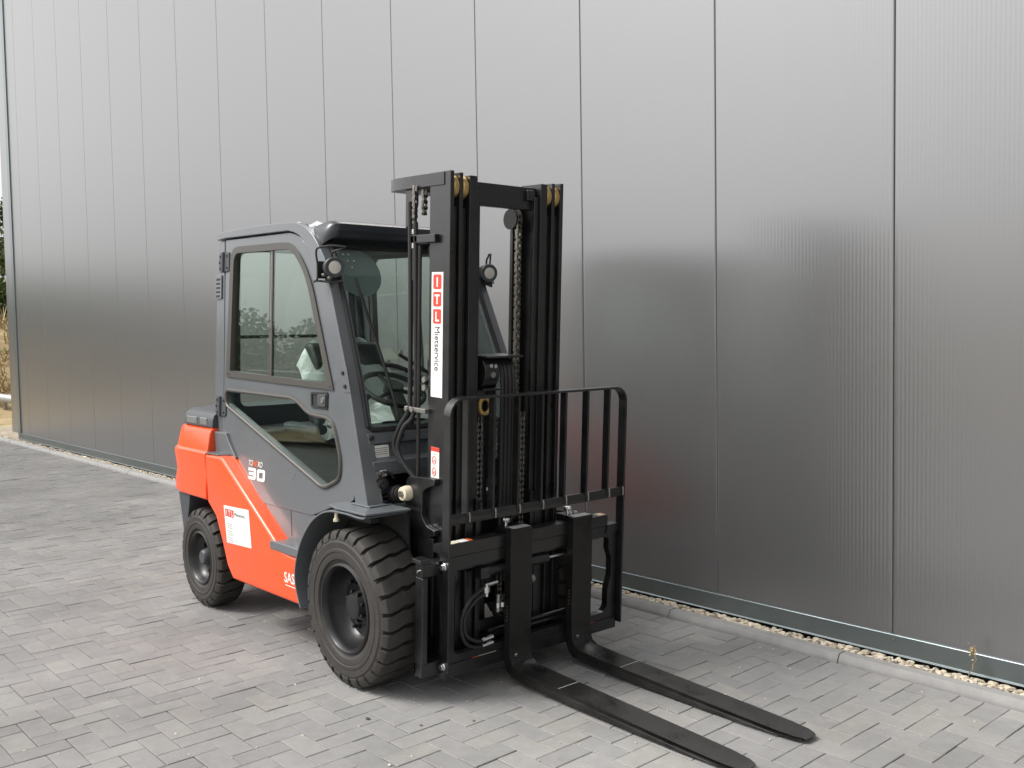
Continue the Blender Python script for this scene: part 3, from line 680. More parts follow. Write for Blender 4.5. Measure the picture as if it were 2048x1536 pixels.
# ---- doors
doorP = [(-1.470, 2.102), (-.716, 2.076), (-.660, 2.064), (-.608, 2.046), (-.566, 2.018), (-.533, 1.985), (-.457, 1.888), (-.336, 1.641), (-.194, 1.363), (-.052, .840), (-.062, .815), (-.089, .798), (-.232, .764), (-.338, .727), (-.443, .693), (-.99, .690), (-1.331, .907), (-1.417, .968), (-1.444, 1.012), (-1.463, 1.119), (-1.466, 1.670)]
winO = round_poly([(-1.388, 2.056), (-.665, 2.028), (-.485, 1.850), (-.245, 1.303), (-1.423, 1.340)], [.09, .11, .14, .008, .008])
winH = round_poly(inset([(-1.388, 2.056), (-.665, 2.028), (-.485, 1.850), (-.245, 1.303), (-1.423, 1.340)], .012), [.08, .10, .13, .008, .008])
winI = round_poly([(-1.345, 2.019), (-.675, 1.992), (-.530, 1.850), (-.306, 1.335), (-1.374, 1.373)], [.06, .09, .13, .01, .01])
lowW = round_poly([(-1.425, 1.268), (-.622, 1.252), (-.480, 1.182), (-.255, 1.172), (-.172, .985), (-.180, .895), (-.325, .837), (-1.425, 1.182)], [.035, .09, .06, .07, .05, .06, .05, .04], 6)
DR = []
for s in (-1, 1):
    F = TP(s)
    b = B(); b.plate(doorP, [winH, inset(lowW, .010)], 0, -.034, F); dr = b.obj('door', 'grey', FL, bevel=.004, seg=2, keep=True); DR.append(dr)
    b = B(); b.plate(winO, [winI], .008, -.026, F); wf = b.obj('window_frame', 'brown', dr, bevel=.003, keep=True)
    b = B(); b.plate([(-1.355, 2.03), (-.91, 2.012), (-.91, 1.345), (-1.385, 1.362)], [], -.017, -.013, F); b.obj('rear_pane', 'glass', wf, smooth=0)
    b = B(); b.plate([(-.92, 2.012), (-.70, 2.002), (-.64, 1.97), (-.565, 1.90), (-.522, 1.85), (-.298, 1.328), (-.92, 1.346)], [], -.007, -.003, F); b.obj('front_pane', 'glass', wf, smooth=0)
    b = B(); b.plate([(-.946, 2.005), (-.905, 2.003), (-.903, 1.352), (-.942, 1.354)], [], -.022, -.0085, F); b.plate([(-.905, 2.003), (-.888, 2.003), (-.886, 1.352), (-.903, 1.352)], [], -.008, .001, F); b.obj('mullion', 'brown', wf, bevel=.002)
    b = B(); lw3 = [Vector(tp(s, p[0], p[1], .001)) for p in lowW]; b.tube(lw3+[lw3[0]], .0115, 8); b.obj('lower_window_seal', 'brown', dr)
    b = B(); b.plate(inset(lowW, .004), [], -.009, -.005, F); b.obj('lower_pane', 'glass', dr, smooth=0)
    b = B(); b.plate(round_poly([(-.464, 1.288), (-.300, 1.292), (-.300, 1.210), (-.458, 1.214)], .012), [round_poly([(-.452, 1.278), (-.392, 1.279), (-.390, 1.223), (-.447, 1.224)], .006)], -.001, .006, F); hn = b.obj('door_handle', 'rubber', dr, bevel=.002, keep=True)
    b = B(); b.plate([(-.46, 1.284), (-.38, 1.286), (-.38, 1.218), (-.455, 1.218)], [], -.02, .0012, F); b.obj('handle_recess', 'rubber', hn)
    b = B(); b.plate(round_poly([(-.388, 1.279), (-.310, 1.281), (-.310, 1.222), (-.386, 1.224)], .01), [], .003, .013, F); b.obj('paddle', 'dgrey', hn, bevel=.003)
    b = B(); b.cyl(tp(s, -.333, 1.252, .008), tp(s, -.333, 1.252, .018), .014, seg=16); b.obj('lock', 'chrome', hn)
    for (xh, zh) in ((-1.474, 1.979), (-1.488, 1.172)):
        b = B(); b.plate(round_poly([(xh-.066, zh+.054), (xh+.066, zh+.054), (xh+.066, zh-.054), (xh-.066, zh-.054)], .018), [], .001, .007, F); b.cyl(tp(s, xh-.004, zh+.056, .010), tp(s, xh-.004, zh-.056, .010), .0105, seg=12)
        hg = b.obj('hinge', 'dgrey', dr, bevel=.002)
        for dx, dz in ((.042, .032), (.042, -.034), (-.046, .034), (-.046, -.034), (-.056, 0)):
            b = B(); b.cyl(tp(s, xh+dx, zh+dz, .006), tp(s, xh+dx, zh+dz, .0112), .006, seg=6); b.obj('hinge_screw', 'rubber', hg)
    for xh, zh in ((-1.39, 1.355), (-.275, 1.319)):
        b = B(); b.plate([(xh-.011, zh-.003), (xh+.011, zh-.003), (xh+.011, zh+.003), (xh-.011, zh+.003)], [], .007, .0087, F); b.obj('drain_slot', 'rubber', wf)
    b = B(); b.plate([(-1.322, .906), (-1.25, .908), (-.95, .6925), (-.985, .692)], [], .0004, .0012, F); b.obj('edge_film', 'edge', dr, smooth=0)
    b = B(); b.plate([(-.172, 1.41), (-.118, 1.41), (-.078, 1.30), (-.135, 1.295)], [], .0125, .0155, F); cl = b.obj('pillar_plate', 'grey', FL, bevel=.001)
    for zz, xx in ((1.385, -.146), (1.325, -.124)):
        b = B(); b.cyl(tp(s, xx, zz, .015), tp(s, xx, zz, .022), .009, seg=10); b.obj('plate_screw', 'rubber', cl)
# lettering on the near door
def door_mx(x, z, rot=-4): return Matrix.Translation((x, -(.51-.05*(z-.8)+.0022), z)) @ Matrix.Rotation(R(90)-.05, 4, 'X') @ Matrix.Rotation(R(rot), 4, 'Z')
xr = -1.134
for part, mm in (('TO', 'white'), ('NE', 'lorange'), ('RO', 'white')):
    o_ = text('model_name', part, .042, mm, DR[0], door_mx(xr, .873, 1), .22, bold=.0004, sx=.92)
    xr = max(v.co.x for v in o_.data.vertices)+.0005
def digit(name, x0, outer, holes):
    # squared-off numeral built from its outline
    q = lambda P: [(x0+a*.093+b*.006, .799+b*.063+a*.0015) for a, b in P]
    b = B(); b.plate(q(outer), [q(h) for h in holes], .0014, .0022, TP(-1)); return b.obj(name, 'white', DR[0], smooth=0, keep=True)
digit('model_number', -1.137, round_poly([(0, 1), (1, 1), (1, 0), (0, 0), (0, .26), (.70, .26), (.70, .38), (.08, .38), (.08, .62), (.70, .62), (.70, .74), (0, .74)], [.05, .22, .22, .05, .04, .04, .04, .04, .04, .04, .04, .04], 4), [])
digit('model_number', -1.033, round_poly([(0, 1), (1, 1), (1, 0), (0, 0)], .24, 4), [round_poly([(.27, .74), (.73, .74), (.73, .26), (.27, .26)], .06, 3)])

# ---- windscreen, cowl, wiper
wsT, wsB = (-.392, 1.990), (-.028, 1.118)
def ws(y, t, off=0): return (wsB[0]+(wsT[0]-wsB[0])*t+off*.92, y*(1-.08*t), wsB[1]+(wsT[1]-wsB[1])*t+off*.38)
rect = round_poly([(-.455, .0), (.455, .0), (.455, 1.0), (-.455, 1.0)], .05)
fw = lambda y, t, o: ws(y, t, o)
b = B(); b.plate(rect, [inset(rect, .018)], -.004, .010, fw); sealw = b.obj('windscreen_seal', 'rubber', FL, smooth=30, keep=True)
b = B(); b.plate(inset(rect, .010), [], .000, .004, fw); b.obj('windscreen', 'wglass', sealw, smooth=0)
b = B(); b.plate([(-.06, 1.130), (-.020, 1.110), (-.008, 1.066), (-.012, 1.060), (-.09, 1.058)], [], -.452, .452, XZ); b.obj('cowl_rail', 'grey', FL, bevel=.004)
b = B(); b.plate([(-.30, 1.062), (-.024, 1.062), (-.014, 1.018), (-.012, .998), (.022, .986), (.028, .940), (-.05, .940)], [], -.455, .455, XZ); cowl = b.obj('cowl_panel', 'grey', FL, bevel=.005, label='grey front cowl panel below the windscreen')
b = B(); b.plate([(-.46, .80), (.46, .80), (.46, .945), (-.46, .945)], [round_poly([(-.45, .81), (-.25, .81), (-.25, .922), (-.45, .922)], .02)], .010, .028, YZ); b.obj('lower_cowl', 'grey', cowl, bevel=.004, keep=True)
b = B(); b.box(-.12, -.08, -.45, .45, .79, .95); b.obj('cowl_back', 'rubber', cowl)
b = B(); b.plate([(-.432, 1.000), (-.345, 1.000), (-.350, 1.056), (-.436, 1.056)], [], -.014, -.0105, YZ); lb = b.obj('rating_plate', 'white', cowl)
for k in range(4):
    b = B(); b.box(-.0108, -.0098, -.422+.008*(k % 2), -.356, 1.042-k*.009, 1.044-k*.009); b.obj('print_line', 'ink', lb)
b = B(); b.box(.0285, .0300, -.435, -.390, .920, .948); b.obj('small_label', 'white', cowl)
b = B(); b.cyl((.0, -.425, .880), (.045, -.425, .880), .040, seg=28); b.cyl((.045, -.425, .880), (.055, -.425, .880), .032, .02, seg=28); b.cyl((.053, -.425, .880), (.062, -.425, .880), .010, seg=12)
b.tube([(.03, -.425, .915), (.035, -.41, .94), (.038, -.375, .93), (.036, -.355, .905)], .006, 8, 4); b.box(.015, .03, -.45, -.425, .91, .95); hornp = b.obj('horn', 'rubber', cowl, bevel=.002)
for yy, zz in ((-.432, .938), (-.408, .932)):
    b = B(); b.cyl((.030, yy, zz), (.040, yy, zz), .009, seg=10); b.obj('terminal', 'chrome', hornp)
b = B(); b.tube([(.0, -.44, .815), (.04, -.40, .83), (.045, -.35, .82)], .006, 6, 3); b.obj('cable', 'rubber', cowl)
for yy in (-.440, -.28, -.03, .28, .440):
    b = B(); b.cyl((-.016, yy, 1.090), (.002, yy, 1.094), .011, seg=10); b.obj('cowl_bolt', 'rubber', cowl)
b = B(); b.tube([ws(-.352, .80, .03), ws(-.335, .60, .034), ws(-.30, .30, .034), ws(-.285, .06, .03)], .006, 6, 4); b.tube([ws(-.340, .72, .026), ws(-.322, .58, .022), ws(-.29, .30, .020), ws(-.276, .05, .018)], .008, 6, 4)
wpo = b.obj('wiper_blade', 'rubber', FL)
b = B(); b.tube([ws(-.30, .33, .03), ws(-.20, .30, .04), ws(-.02, .17, .04), ws(.10, .05, .03)], .011, 8, 4); b.tube([ws(-.20, .38, .032), ws(-.05, .26, .045), ws(.12, .12, .03)], .009, 8, 4); b.obj('wiper_arm', 'rubber', wpo)
for a_ in ((-.285, .335), (-.20, .385)):
    b = B(); b.cyl(ws(a_[0], a_[1], .03), ws(a_[0], a_[1], .055), .010, seg=10); b.obj('arm_bolt', 'steel', wpo)

# ---- work lamps on both front pillars
for s in (-1, 1):
    cx, cy, cz = -.272, s*.462, 1.874
    ang = Matrix.Translation((cx, cy, cz)) @ Matrix.Rotation(R(-12), 4, 'Z') @ Matrix.Rotation(R(4), 4, 'Y')
    b = B(); b.lathe([(-.050, .012), (-.048, .030), (-.03, .036), (-.022, .043), (.022, .046), (.026, .048), (.03, .046), (.0295, .042)], (0, 0, 0), 'x', 28)
    for v in b.bm.verts: v.co = ang @ v.co
    lamp = b.obj('work_lamp', 'dgrey', FL, label='round work lamp on the near front pillar' if s < 0 else 'round work lamp on the far front pillar')
    b = B(); b.lathe([(.018, .0415), (.026, .040), (.030, .028), (.031, .012)], (0, 0, 0), 'x', 28)
    for v in b.bm.verts: v.co = ang @ v.co
    b.obj('lens', 'lens', lamp)
    b = B(); hb_ = lambda x, y, z: (cx+x, cy+y*(-s), cz+z)
    b.tube([hb_(-.045, -.055, .02), hb_(-.045, -.06, .075), hb_(-.03, -.05, .092), hb_(.02, -.01, .098), hb_(.06, .035, .090)], .005, 8, 4)
    b.tube([hb_(.06, .035, .090), hb_(.035, .02, .080), hb_(-.0, 0, .07), hb_(-.005, 0, .045)], .005, 8, 4)
    b.tube([hb_(-.045, -.055, .02), hb_(-.04, -.06, -.05), hb_(-.05, -.07, -.066), hb_(-.06, -.055, -.06), hb_(0, -.02, -.068), hb_(.05, .02, -.066)], .005, 8, 4)
    b.box(cx-.052, cx-.044, min(cy, cy+s*.055), max(cy, cy+s*.055), cz-.05, cz+.03)
    b.box(cx-.045, cx+.01, cy-.018, cy+.018, cz-.064, cz-.044); b.obj('lamp_guard', 'rubber', lamp)
    for q in ((.0, -.025, -.05), (-.025, -.04, -.035)):
        b = B(); p = hb_(*q); b.cyl(p, (p[0]+.02, p[1], p[2]), .008, seg=8); b.obj('clamp_bolt', 'steel', lamp)

# ---- cab interior
b = B(); b.box(-1.4, -.03, -.44, .44, .70, .72); b.obj('cab_floor', 'inner', FL)
b = B(); P = round_poly([(-1.00, 1.0), (-.52, .98), (-.50, 1.06), (-.55, 1.10), (-.95, 1.09)], .03); b.plate(P, [], -.25, .25, XZ); se = b.obj('operator_seat', 'seat', FL, bevel=.03, seg=3)
b = B(); P = round_poly([(-1.00, 1.08), (-.84, 1.08), (-.89, 1.42), (-.95, 1.52), (-1.03, 1.52), (-1.05, 1.42)], .04); b.plate(P, [], -.22, .22, XZ); b.obj('seat_back', 'seat', se, bevel=.03, seg=3)
rows = []; rs_ = random.Random(9)
for i in range(23):
    t = i/22; row = []
    for j in range(17):
        y = -.28+.56*j/16
        if t < .5: x, z = -1.06+.26*(t*2), 1.545-.36*(t*2)**1.3
        else: x, z = -.80+.34*((t-.5)*2), 1.185-.05*((t-.5)*2)
        edge = abs(y)/.28; z -= .14*edge**4
        nv = Vector((x*7, y*7, z*7)); row.append((x+.025*noise.noise(nv)+.05, y+.02*noise.noise(nv+Vector((9, 0, 0))), z+.04*noise.noise(nv+Vector((0, 9, 0)))))
    rows.append(row)
b = B(); b.loft(rows, close=False, caps=False); b.obj('seat_plastic_wrap', 'wrap', se, smooth=60)
b = B(); b.plate(round_poly([(-.16, 1.06), (-.44, 1.12), (-.46, 1.04), (-.34, .92), (-.14, .88)], .03), [], -.36, .36, XZ); da = b.obj('dashboard', 'inner', FL, bevel=.02)
b = B(); b.tube([(-.20, .0, .80), (-.38, 0, 1.10), (-.48, 0, 1.25)], .045, 14); b.obj('steering_column', 'rubber', da)
sw = Matrix.Translation((-.49, 0, 1.275)) @ Matrix.Rotation(R(-62), 4, 'Y')
b = B(); ring = [sw @ Vector((.0, .165*math.cos(a*math.pi/16), .165*math.sin(a*math.pi/16))) for a in range(33)]; b.tube(ring, .014, 10)
for a in (0, 2.1, 4.2): b.tube([sw @ Vector((0, 0, 0)), sw @ Vector((0, .16*math.cos(a+1.57), .16*math.sin(a+1.57)))], .011, 8)
b.cyl(sw @ Vector((-.02, 0, 0)), sw @ Vector((.03, 0, 0)), .05, seg=18); b.obj('steering_wheel', 'rubber', da)
for k in range(4):
    y = -.33+.045*k; b = B(); b.tube([(-.40, y, 1.08), (-.42, y, 1.18), (-.43, y, 1.235)], .006, 6); b.lathe([(-.018, .006), (-.01, .016), (.008, .017), (.018, .006)], (-.43, y, 1.25), 'z', 12); b.obj('lever', 'rubber', da)
b = B(); b.box(-.32, -.25, -.43, -.37, 1.19, 1.225); b.obj('hazard_knob', 'lorange', da, bevel=.004)
b = B(); b.box(-.54, -.46, .25, .38, 1.1, 1.42); b.tube([(-.5, .3, 1.0), (-.5, .3, 1.12)], .03, 8); b.obj('display_unit', 'inner', da, bevel=.01)
b = B(); b.box(-.95, -.58, -.40, -.33, 1.06, 1.11); b.box(-.64, -.58, -.39, -.34, 1.11, 1.17); b.obj('armrest', 'inner', FL, bevel=.02)
b = B(); b.lathe([(-.0, .005), (.0, .13), (.004, .13), (.006, .005)], (0, 0, 0), 'x', 30)
for v in b.bm.verts: v.co = Vector(ws(-.30, .86, -.018)) + Vector((v.co.x-v.co.z*.42, v.co.y, v.co.z*.92))
ms = b.obj('round_sticker', mat('frost_disc', (.16, .19, .19), .3), sealw)
for dy, dz in ((-.05, .03), (-.018, .03), (-.03, 0), (.006, 0), (-.012, -.03)):
    b = B(); p = Vector(ws(-.33+dy, .91+dz*1.2, .006)); b.cyl(p, p+Vector((.004, 0, .001)), .0045, seg=8); b.obj('reflector_dot', 'lgrey', sealw)

# ---- stickers on the near side panel
SP = [c for c in FL.children if c.name == 'side_panel'][0]
b = B(); b.plate([(-1.286, .648), (-.979, .660), (-.957, .462), (-1.257, .448)], [], -.5876, -.5868, XZ); stk = b.obj('rental_sticker', 'white', SP, smooth=0)
for k, ch in enumerate('ITL'):
    x = -1.266+k*.036; b = B(); b.plate(round_poly([(x, .592), (x+.033, .594), (x+.032, .634), (x-.001, .632)], .004), [], -.5884, -.5877, XZ); o = b.obj('logo_square', 'red', stk, smooth=0)
    text('logo_letter', ch, .038, 'white', o, face_mx(x+.0165, -.5886, .600), 0, 'CENTER', .0006, thick=.0003)
text('sticker_text', 'Mietservice', .027, 'ink', stk, face_mx(-1.152, -.5880, .606, 1), .0, thick=.0003)
for k in range(9):
    z = .552-k*.0105-(.006 if k > 2 else 0)-(.006 if k > 5 else 0); b = B(); L_ = .085*random.uniform(.6, 1); b.box(-1.242+k*.0012, -1.242+L_+k*.0012, -.5882, -.5877, z, z+.0028); b.obj('print_line', 'steel', stk)
text('side_lettering', 'SAS', .072, 'white', SP, face_mx(-.602, -.5868, .355, 2), 0, bold=.0008, sx=.95)
b = B(); b.box(-.59, -.48, -.5872, -.5864, .340, .344); b.obj('print_line', 'white', SP)

# ================================================================== MAST (tilted 3 degrees forward)
TH = R(2.98)
def ml(o, top=True):
    if top: o.location = (0, 0, .35); o.rotation_euler = (0, TH, 0)
    return o
WT, WB = 1.905, -.26
mast = None
for s in (-1, 1):
    S_ = lambda a, c: (min(s*a, s*c), max(s*a, s*c))
    # outer channel, middle rail, inner rail: flanged sections standing side by side
    for nm, v0, v1, flo, u0, u1, wt in (('outer_mast_rail', .323, .303, .272, .222, .368, WT), ('middle_mast_rail', .272, .254, .222, .230, .366, WT-.004), ('inner_mast_rail', .222, .182, .150, .232, .370, WT-.012)):
        b = B(); b.box(u0, u1, *S_(v0, v1), WB, wt)
        if nm != 'inner_mast_rail':
            # web set back between the flange edges with a rounded notch for the roller
            P = [(u0, WB), (u1-.018, WB), (u1-.018, wt-.145), (u1-.05, wt-.165), (u0+.02, wt-.165), (u0, wt-.165)]
            b.plate(P, [], s*v1, s*(flo+.0015), lambda p, q, a: (p, a, q))
        else:
            b.box(u0, u0+.02, *S_(v1, .12), WB, wt-.03); b.box(u1-.035, u1-.012, *S_(v1, .155), WB, wt-.06)
        o = ml(b.obj(nm, 'black', FL, bevel=.003)); mast = mast or o
        if nm == 'outer_mast_rail':
            outer = o
            for du, dv0, dv1 in ((.318, .3015, .2735), (.318, .2525, .2235)):
                bb = B(); bb.lathe([(s*dv0, .012), (s*dv0, .047), (s*(dv0-.004), .051), (s*(dv1+.004), .051), (s*dv1, .047), (s*dv1, .012)], (du, 0, 1.842), 'y', 32); ro = bb.obj('guide_roller', 'brass', o)
            # tilt bracket plate low on the rail
            P = round_poly([(.12, .585), (.27, .60), (.315, .60), (.315, .572), (.262, .555), (.225, .53), (.222, .42), (.26, .385), (.32, .375), (.32, .35), (.26, .335), (.10, .345), (.09, .40), (.10, .56)], .012)
            bb = B(); bb.plate(P, [], s*.352, s*.3232, XZ); bb.obj('tilt_bracket', 'black', o, bevel=.004)
            bb = B(); bb.plate([(.13, .345), (.30, .335), (.29, -.1), (.16, -.16), (.05, -.05), (.09, .2)], [], s*.345, s*.3232, XZ); bb.obj('axle_bracket', 'black', o, bevel=.004)
            # lift cylinder behind the rail
            bb = B(); bb.cyl((.175, s*.245, WB), (.175, s*.245, 1.55), .034, seg=20); bb.cyl((.175, s*.245, 1.55), (.175, s*.245, 1.60), .040, seg=20); bb.cyl((.175, s*.245, 1.6), (.175, s*.245, 1.86), .018, seg=14); bb.obj('lift_cylinder', 'black', o)
# cross members
b = B(); b.box(.300, .335, -.183, .183, 1.775, 1.875); b.box(.300, .352, .118, .165, 1.815, 1.862); o = ml(b.obj('top_cross_member', 'black', FL, bevel=.004))
P = [(.328, -.327), (.115, -.330), (-.05, -.322), (-.112, -.300), (-.118, -.20), (-.118, .20), (-.112, .30), (-.05, .322), (.115, .33), (.328, .327), (.328, .3235), (.10, .3235), (.02, .20), (.02, -.20), (.10, -.3235), (.328, -.3235)]
b = B(); b.plate(P, [], 1.848, 1.902, XY); tie = ml(b.obj('mast_tie_bar', 'black', FL, bevel=.004, label='bent black tie bar joining the mast tops'))
b = B(); b.plate([(.02, 1.862), (.10, 1.862), (.10, 1.78), (.06, 1.70), (.02, 1.68)], [], -.31, -.295, XZ); b.obj('tie_gusset', 'black', tie, bevel=.002)
for z in (.05, .55):
    b = B(); b.box(.20, .222, -.30, .30, z, z+.09); ml(b.obj('rear_cross_member', 'black', FL, bevel=.004))
b = B(); b.box(.26, .33, -.18, .18, -.24, -.14); ml(b.obj('bottom_cross_member', 'black', FL, bevel=.004))

# chains: separate links
def chain(v, u, w0, w1, name='lift_chain', wid=.022, parent=None):
    b = B(); pt = .0254; n = int((w1-w0)/pt)
    for k in range(n):
        w = w0+k*pt; hw = wid/2 if k % 2 else wid*.30
        for a in (-hw, hw):
            P = [(u-.0095, w-.007), (u+.0095, w-.007), (u+.0105, w), (u+.0065, w+pt/2), (u+.0105, w+pt), (u+.0095, w+pt+.007), (u-.0095, w+pt+.007), (u-.0065, w+pt/2)]
            b.plate(P, [], v+a-.0022, v+a+.0022, XZ)
        b.cyl((u, v-wid/2-.003, w), (u, v+wid/2+.003, w), .0055, seg=8)
    return b.obj(name, 'chain', parent or mast, smooth=25)
chain(.112, .300, .36, 1.78); chain(-.137, .345, .42, .86, wid=.026); chain(.002, .330, -.15, .86, wid=.02); chain(.112, .345, .30, .86)
chain(-.29, .135, 1.74, 1.86, wid=.018)
b = B(); b.lathe([(.093, .012), (.093, .046), (.099, .042), (.125, .042), (.131, .046), (.131, .012)], (.262, 0, 1.735), 'y', 32); b.obj('chain_sheave', 'rubber', mast)
# chain anchors on the near side
b = B(); b.box(.09, .29, -.345, -.322, 1.610, 1.645); b.box(.09, .16, -.345, -.27, 1.611, 1.644); an = b.obj('chain_anchor', 'black', mast, bevel=.003)
b = B(); b.cyl((.128, -.335, 1.45), (.128, -.335, 1.76), .010, seg=10); b.obj('anchor_rod', 'rubber', an)
for w in (1.648, 1.587):
    b = B(); b.cyl((.128, -.335, w), (.128, -.335, w+.022), .015, seg=6); b.obj('anchor_nut', 'chrome', an, bevel=.002)
chain(-.335, .128, 1.70, 1.86, 'anchor_chain', .014)
for w in (1.02, .985):
    b = B(); b.cyl((.205, -.327, w), (.205, -.337, w), .014, seg=6); b.obj('clamp_bolt', 'chrome', an)
# hoses down the near side
b = B(); b.tube([(.098, -.34, 1.79), (.108, -.34, 1.4), (.110, -.34, .95), (.11, -.345, .88), (.06, -.36, .80), (.03, -.37, .72), (.06, -.36, .65), (.12, -.34, .60)], .011, 10, 6); b.tube([(.135, -.335, 1.70), (.142, -.335, 1.3), (.142, -.335, .90), (.09, -.36, .80), (.06, -.37, .71), (.09, -.36, .64), (.15, -.33, .57)], .011, 10, 6)
hz = b.obj('mast_hose', 'hose', mast)
b = B(); b.box(.08, .24, -.352, -.325, .875, .895); hc = b.obj('hose_clamp', 'steel', mast, bevel=.003)
for u in (.105, .15):
    b = B(); b.cyl((u, -.352, .885), (u, -.362, .885), .011, seg=8); b.obj('clamp_bolt', 'chrome', hc)
b = B(); b.cyl((.16, -.33, -.1), (.165, -.332, 1.60), .009, seg=8); b.obj('hydraulic_pipe', 'black', mast)
# centre cylinder with hose pulley
b = B(); b.cyl((.275, -.085, WB), (.275, -.085, .93), .042, seg=24); b.cyl((.275, -.085, .93), (.275, -.085, .985), .05, seg=24); fc = b.obj('free_lift_cylinder', 'black', mast)
ring = [(.345, -.105+.030*math.cos(a*math.pi/12), .905+.034*math.sin(a*math.pi/12)) for a in range(25)]
b = B(); b.tube(ring, .010, 8); b.obj('chain_pulley_ring', 'brass', fc)
P = round_poly([(.25, .985), (.36, .985), (.385, 1.03), (.385, 1.08), (.355, 1.118), (.26, 1.118)], .02)
b = B(); b.plate(P, [], -.135, -.055, XZ); pb = b.obj('pulley_bracket', 'black', fc, bevel=.005)
b = B(); b.box(.24, .40, -.14, .07, 1.118, 1.128); b.box(.24, .38, -.14, -.03, .975, .985); b.obj('pulley_cover', 'black', pb, bevel=.003)
for dv, dw in ((-.108, 1.085), (-.084, 1.083)):
    b = B(); b.cyl((.372, dv, dw), (.392, dv, dw), .009, seg=8); b.obj('bracket_bolt', 'chrome', pb)
b = B(); b.cyl((.38, -.096, 1.045), (.392, -.096, 1.045), .013, seg=16); b.obj('pin', 'steel', pb)
for k, v in enumerate((-.030, -.008, .014, .036)):
    b = B(); b.tube([(.24, v, .6), (.24, v, 1.04), (.262, v, 1.09), (.31, v, 1.112), (.355, v, 1.085), (.372, v, 1.03), (.374, v, .90), (.372, v, .40), (.36, v, .1)], .0095, 8, 4); b.obj('pulley_hose', 'hose', pb)

# tilt cylinder
for s in (-1, 1):
    b = B(); b.cyl((-.25, s*.36, .78), (.11, s*.36, .845), .035, seg=20)
    b.cyl((.04, s*.36, .832), (.06, s*.36, .836), .041, seg=20); b.cyl((.075, s*.36, .839), (.095, s*.36, .842), .041, seg=20)
    tcy = b.obj('tilt_cylinder', 'rubber', FL)
    b = B(); b.lathe([(-.03, .012), (-.03, .03), (-.012, .034), (.012, .034), (.03, .03), (.03, .012)], (.150, s*.36, .852), 'y', 18); b.cyl((.11, s*.36, .845), (.15, s*.36, .852), .022, seg=12); b.obj('rod_end', 'cream', tcy, bevel=.002)
    b = B(); b.cyl((.150, s*.33, .852), (.150, s*.40, .852), .014, seg=12); b.obj('pin', 'steel', tcy)

# ---- carriage
b = B(); b.box(.375, .425, -.49, .46, .215, .275); b.box(.375, .425, -.49, .46, -.215, -.155); b.box(.375, .43, -.49, -.462, -.155, .215); b.box(.375, .42, .43, .46, -.155, .215)
b.box(.30, .38, -.17, -.145, -.22, .50); b.box(.30, .38, .145, .17, -.22, .50); b.box(.360, .38, -.145, .145, -.1, -.05); b.box(.34, .376, -.17, .17, .22, .27)
car = ml(b.obj('lift_carriage', 'black', FL, bevel=.004, label='fixed black lift carriage behind the side shifter'))
b = B(); b.box(.370, .435, -.505, -.455, .275, .295); b.obj('carriage_lip', 'black', car, bevel=.003)
b = B(); b.cyl((.40, -.492, .24), (.40, -.497, .24), .006, seg=8); b.obj('rivet', 'chrome', car)
OUT = [(-.388, -.225), (.655, -.222), (.655, .287), (-.388, .287)]
HOLE = round_poly([(-.338, -.140), (.575, -.140), (.600, -.115), (.600, -.02), (.622, .03), (.622, .13), (.600, .17), (.602, .235), (-.338, .235)], [.03, .05, .03, .02, .02, .02, .02, .03, .05])
b = B(); b.plate(OUT, [HOLE], .412, .448, YZ); b.box(.400, .452, -.388, .585, .290, .344); b.box(.36, .40, -.388, .585, .30, .335); b.box(.412, .455, -.39, .655, -.228, -.175)
b.plate([(.575, .250), (.69, .252), (.66, .270), (.655, .295), (.585, .293)], [], .405, .455, YZ)
ss = ml(b.obj('side_shifter', 'black', FL, bevel=.004, keep=True, label='side shift frame carrying the forks'))
for v0, v1, mm, w in ((-.375, -.31, 'cream', .3445), (-.305, -.262, 'white', .3445), (-.262, -.24, 'lorange', .3445), (.532, .570, 'cream', .3445), (.570, .580, 'lorange', .3445)):
    b = B(); b.box(.408, .445, v0, v1, w, w+.0012); b.obj('bar_label', mm, ss)
for v0, v1, mm in ((-.240, -.205, 'lorange'), (-.205, -.105, 'cream'), (.468, .512, 'lorange')):
    b = B(); b.plate([(v0, -.1745), (v1, -.1745), (v1, -.1735), (v0, -.1735)], [], .418, .450, YZ); b.obj('bar_label', mm, ss)
# positioner cylinders, hoses and fittings
b = B(); b.cyl((.432, -.17, .192), (.432, .205, .192), .024, seg=18); b.box(.41, .455, -.20, -.15, .165, .215); cyl_ = b.obj('positioner_cylinder', 'black', ss, bevel=.002)
b = B(); b.cyl((.432, .205, .192), (.432, .37, .192), .0085, seg=12); b.obj('piston_rod', 'chrome', cyl_)
b = B(); b.cyl((.432, .10, .110), (.432, .12, .110), .022, seg=16); b.tube([(.44, .015, .150), (.45, .04, .130), (.452, .06, .135)], .010, 8, 3); b.obj('elbow_fitting', 'steel', cyl_)
for d0 in (0, 1):
    k = .018*d0
    b = B(); b.tube([(.44+k*.3, -.16+k, .125-k), (.445, -.24+k, .09-k), (.448, -.295+k, .02), (.448, -.30+k, -.04), (.446, -.275+k, -.10+k), (.444, -.22+k, -.135+k*1.3), (.44, -.15, -.140+k*1.4)], .0085, 8, 6); b.obj('carriage_hose', 'hose', ss)
    b = B(); b.cyl((.44, -.178, -.139+k*1.4), (.44, -.118, -.134+k*1.4), .0105, seg=8); b.obj('hose_fitting', 'chrome', ss)
b = B(); b.cyl((.448, -.175, .135), (.448, -.105, .138), .010, seg=8); b.cyl((.45, -.165, .14), (.45, -.165, .085), .010, seg=8); b.lathe([(-.012, .004), (-.012, .014), (.012, .014), (.012, .004)], (.45, -.165, .115), 'z', 10); b.obj('valve_fitting', 'chrome', ss)
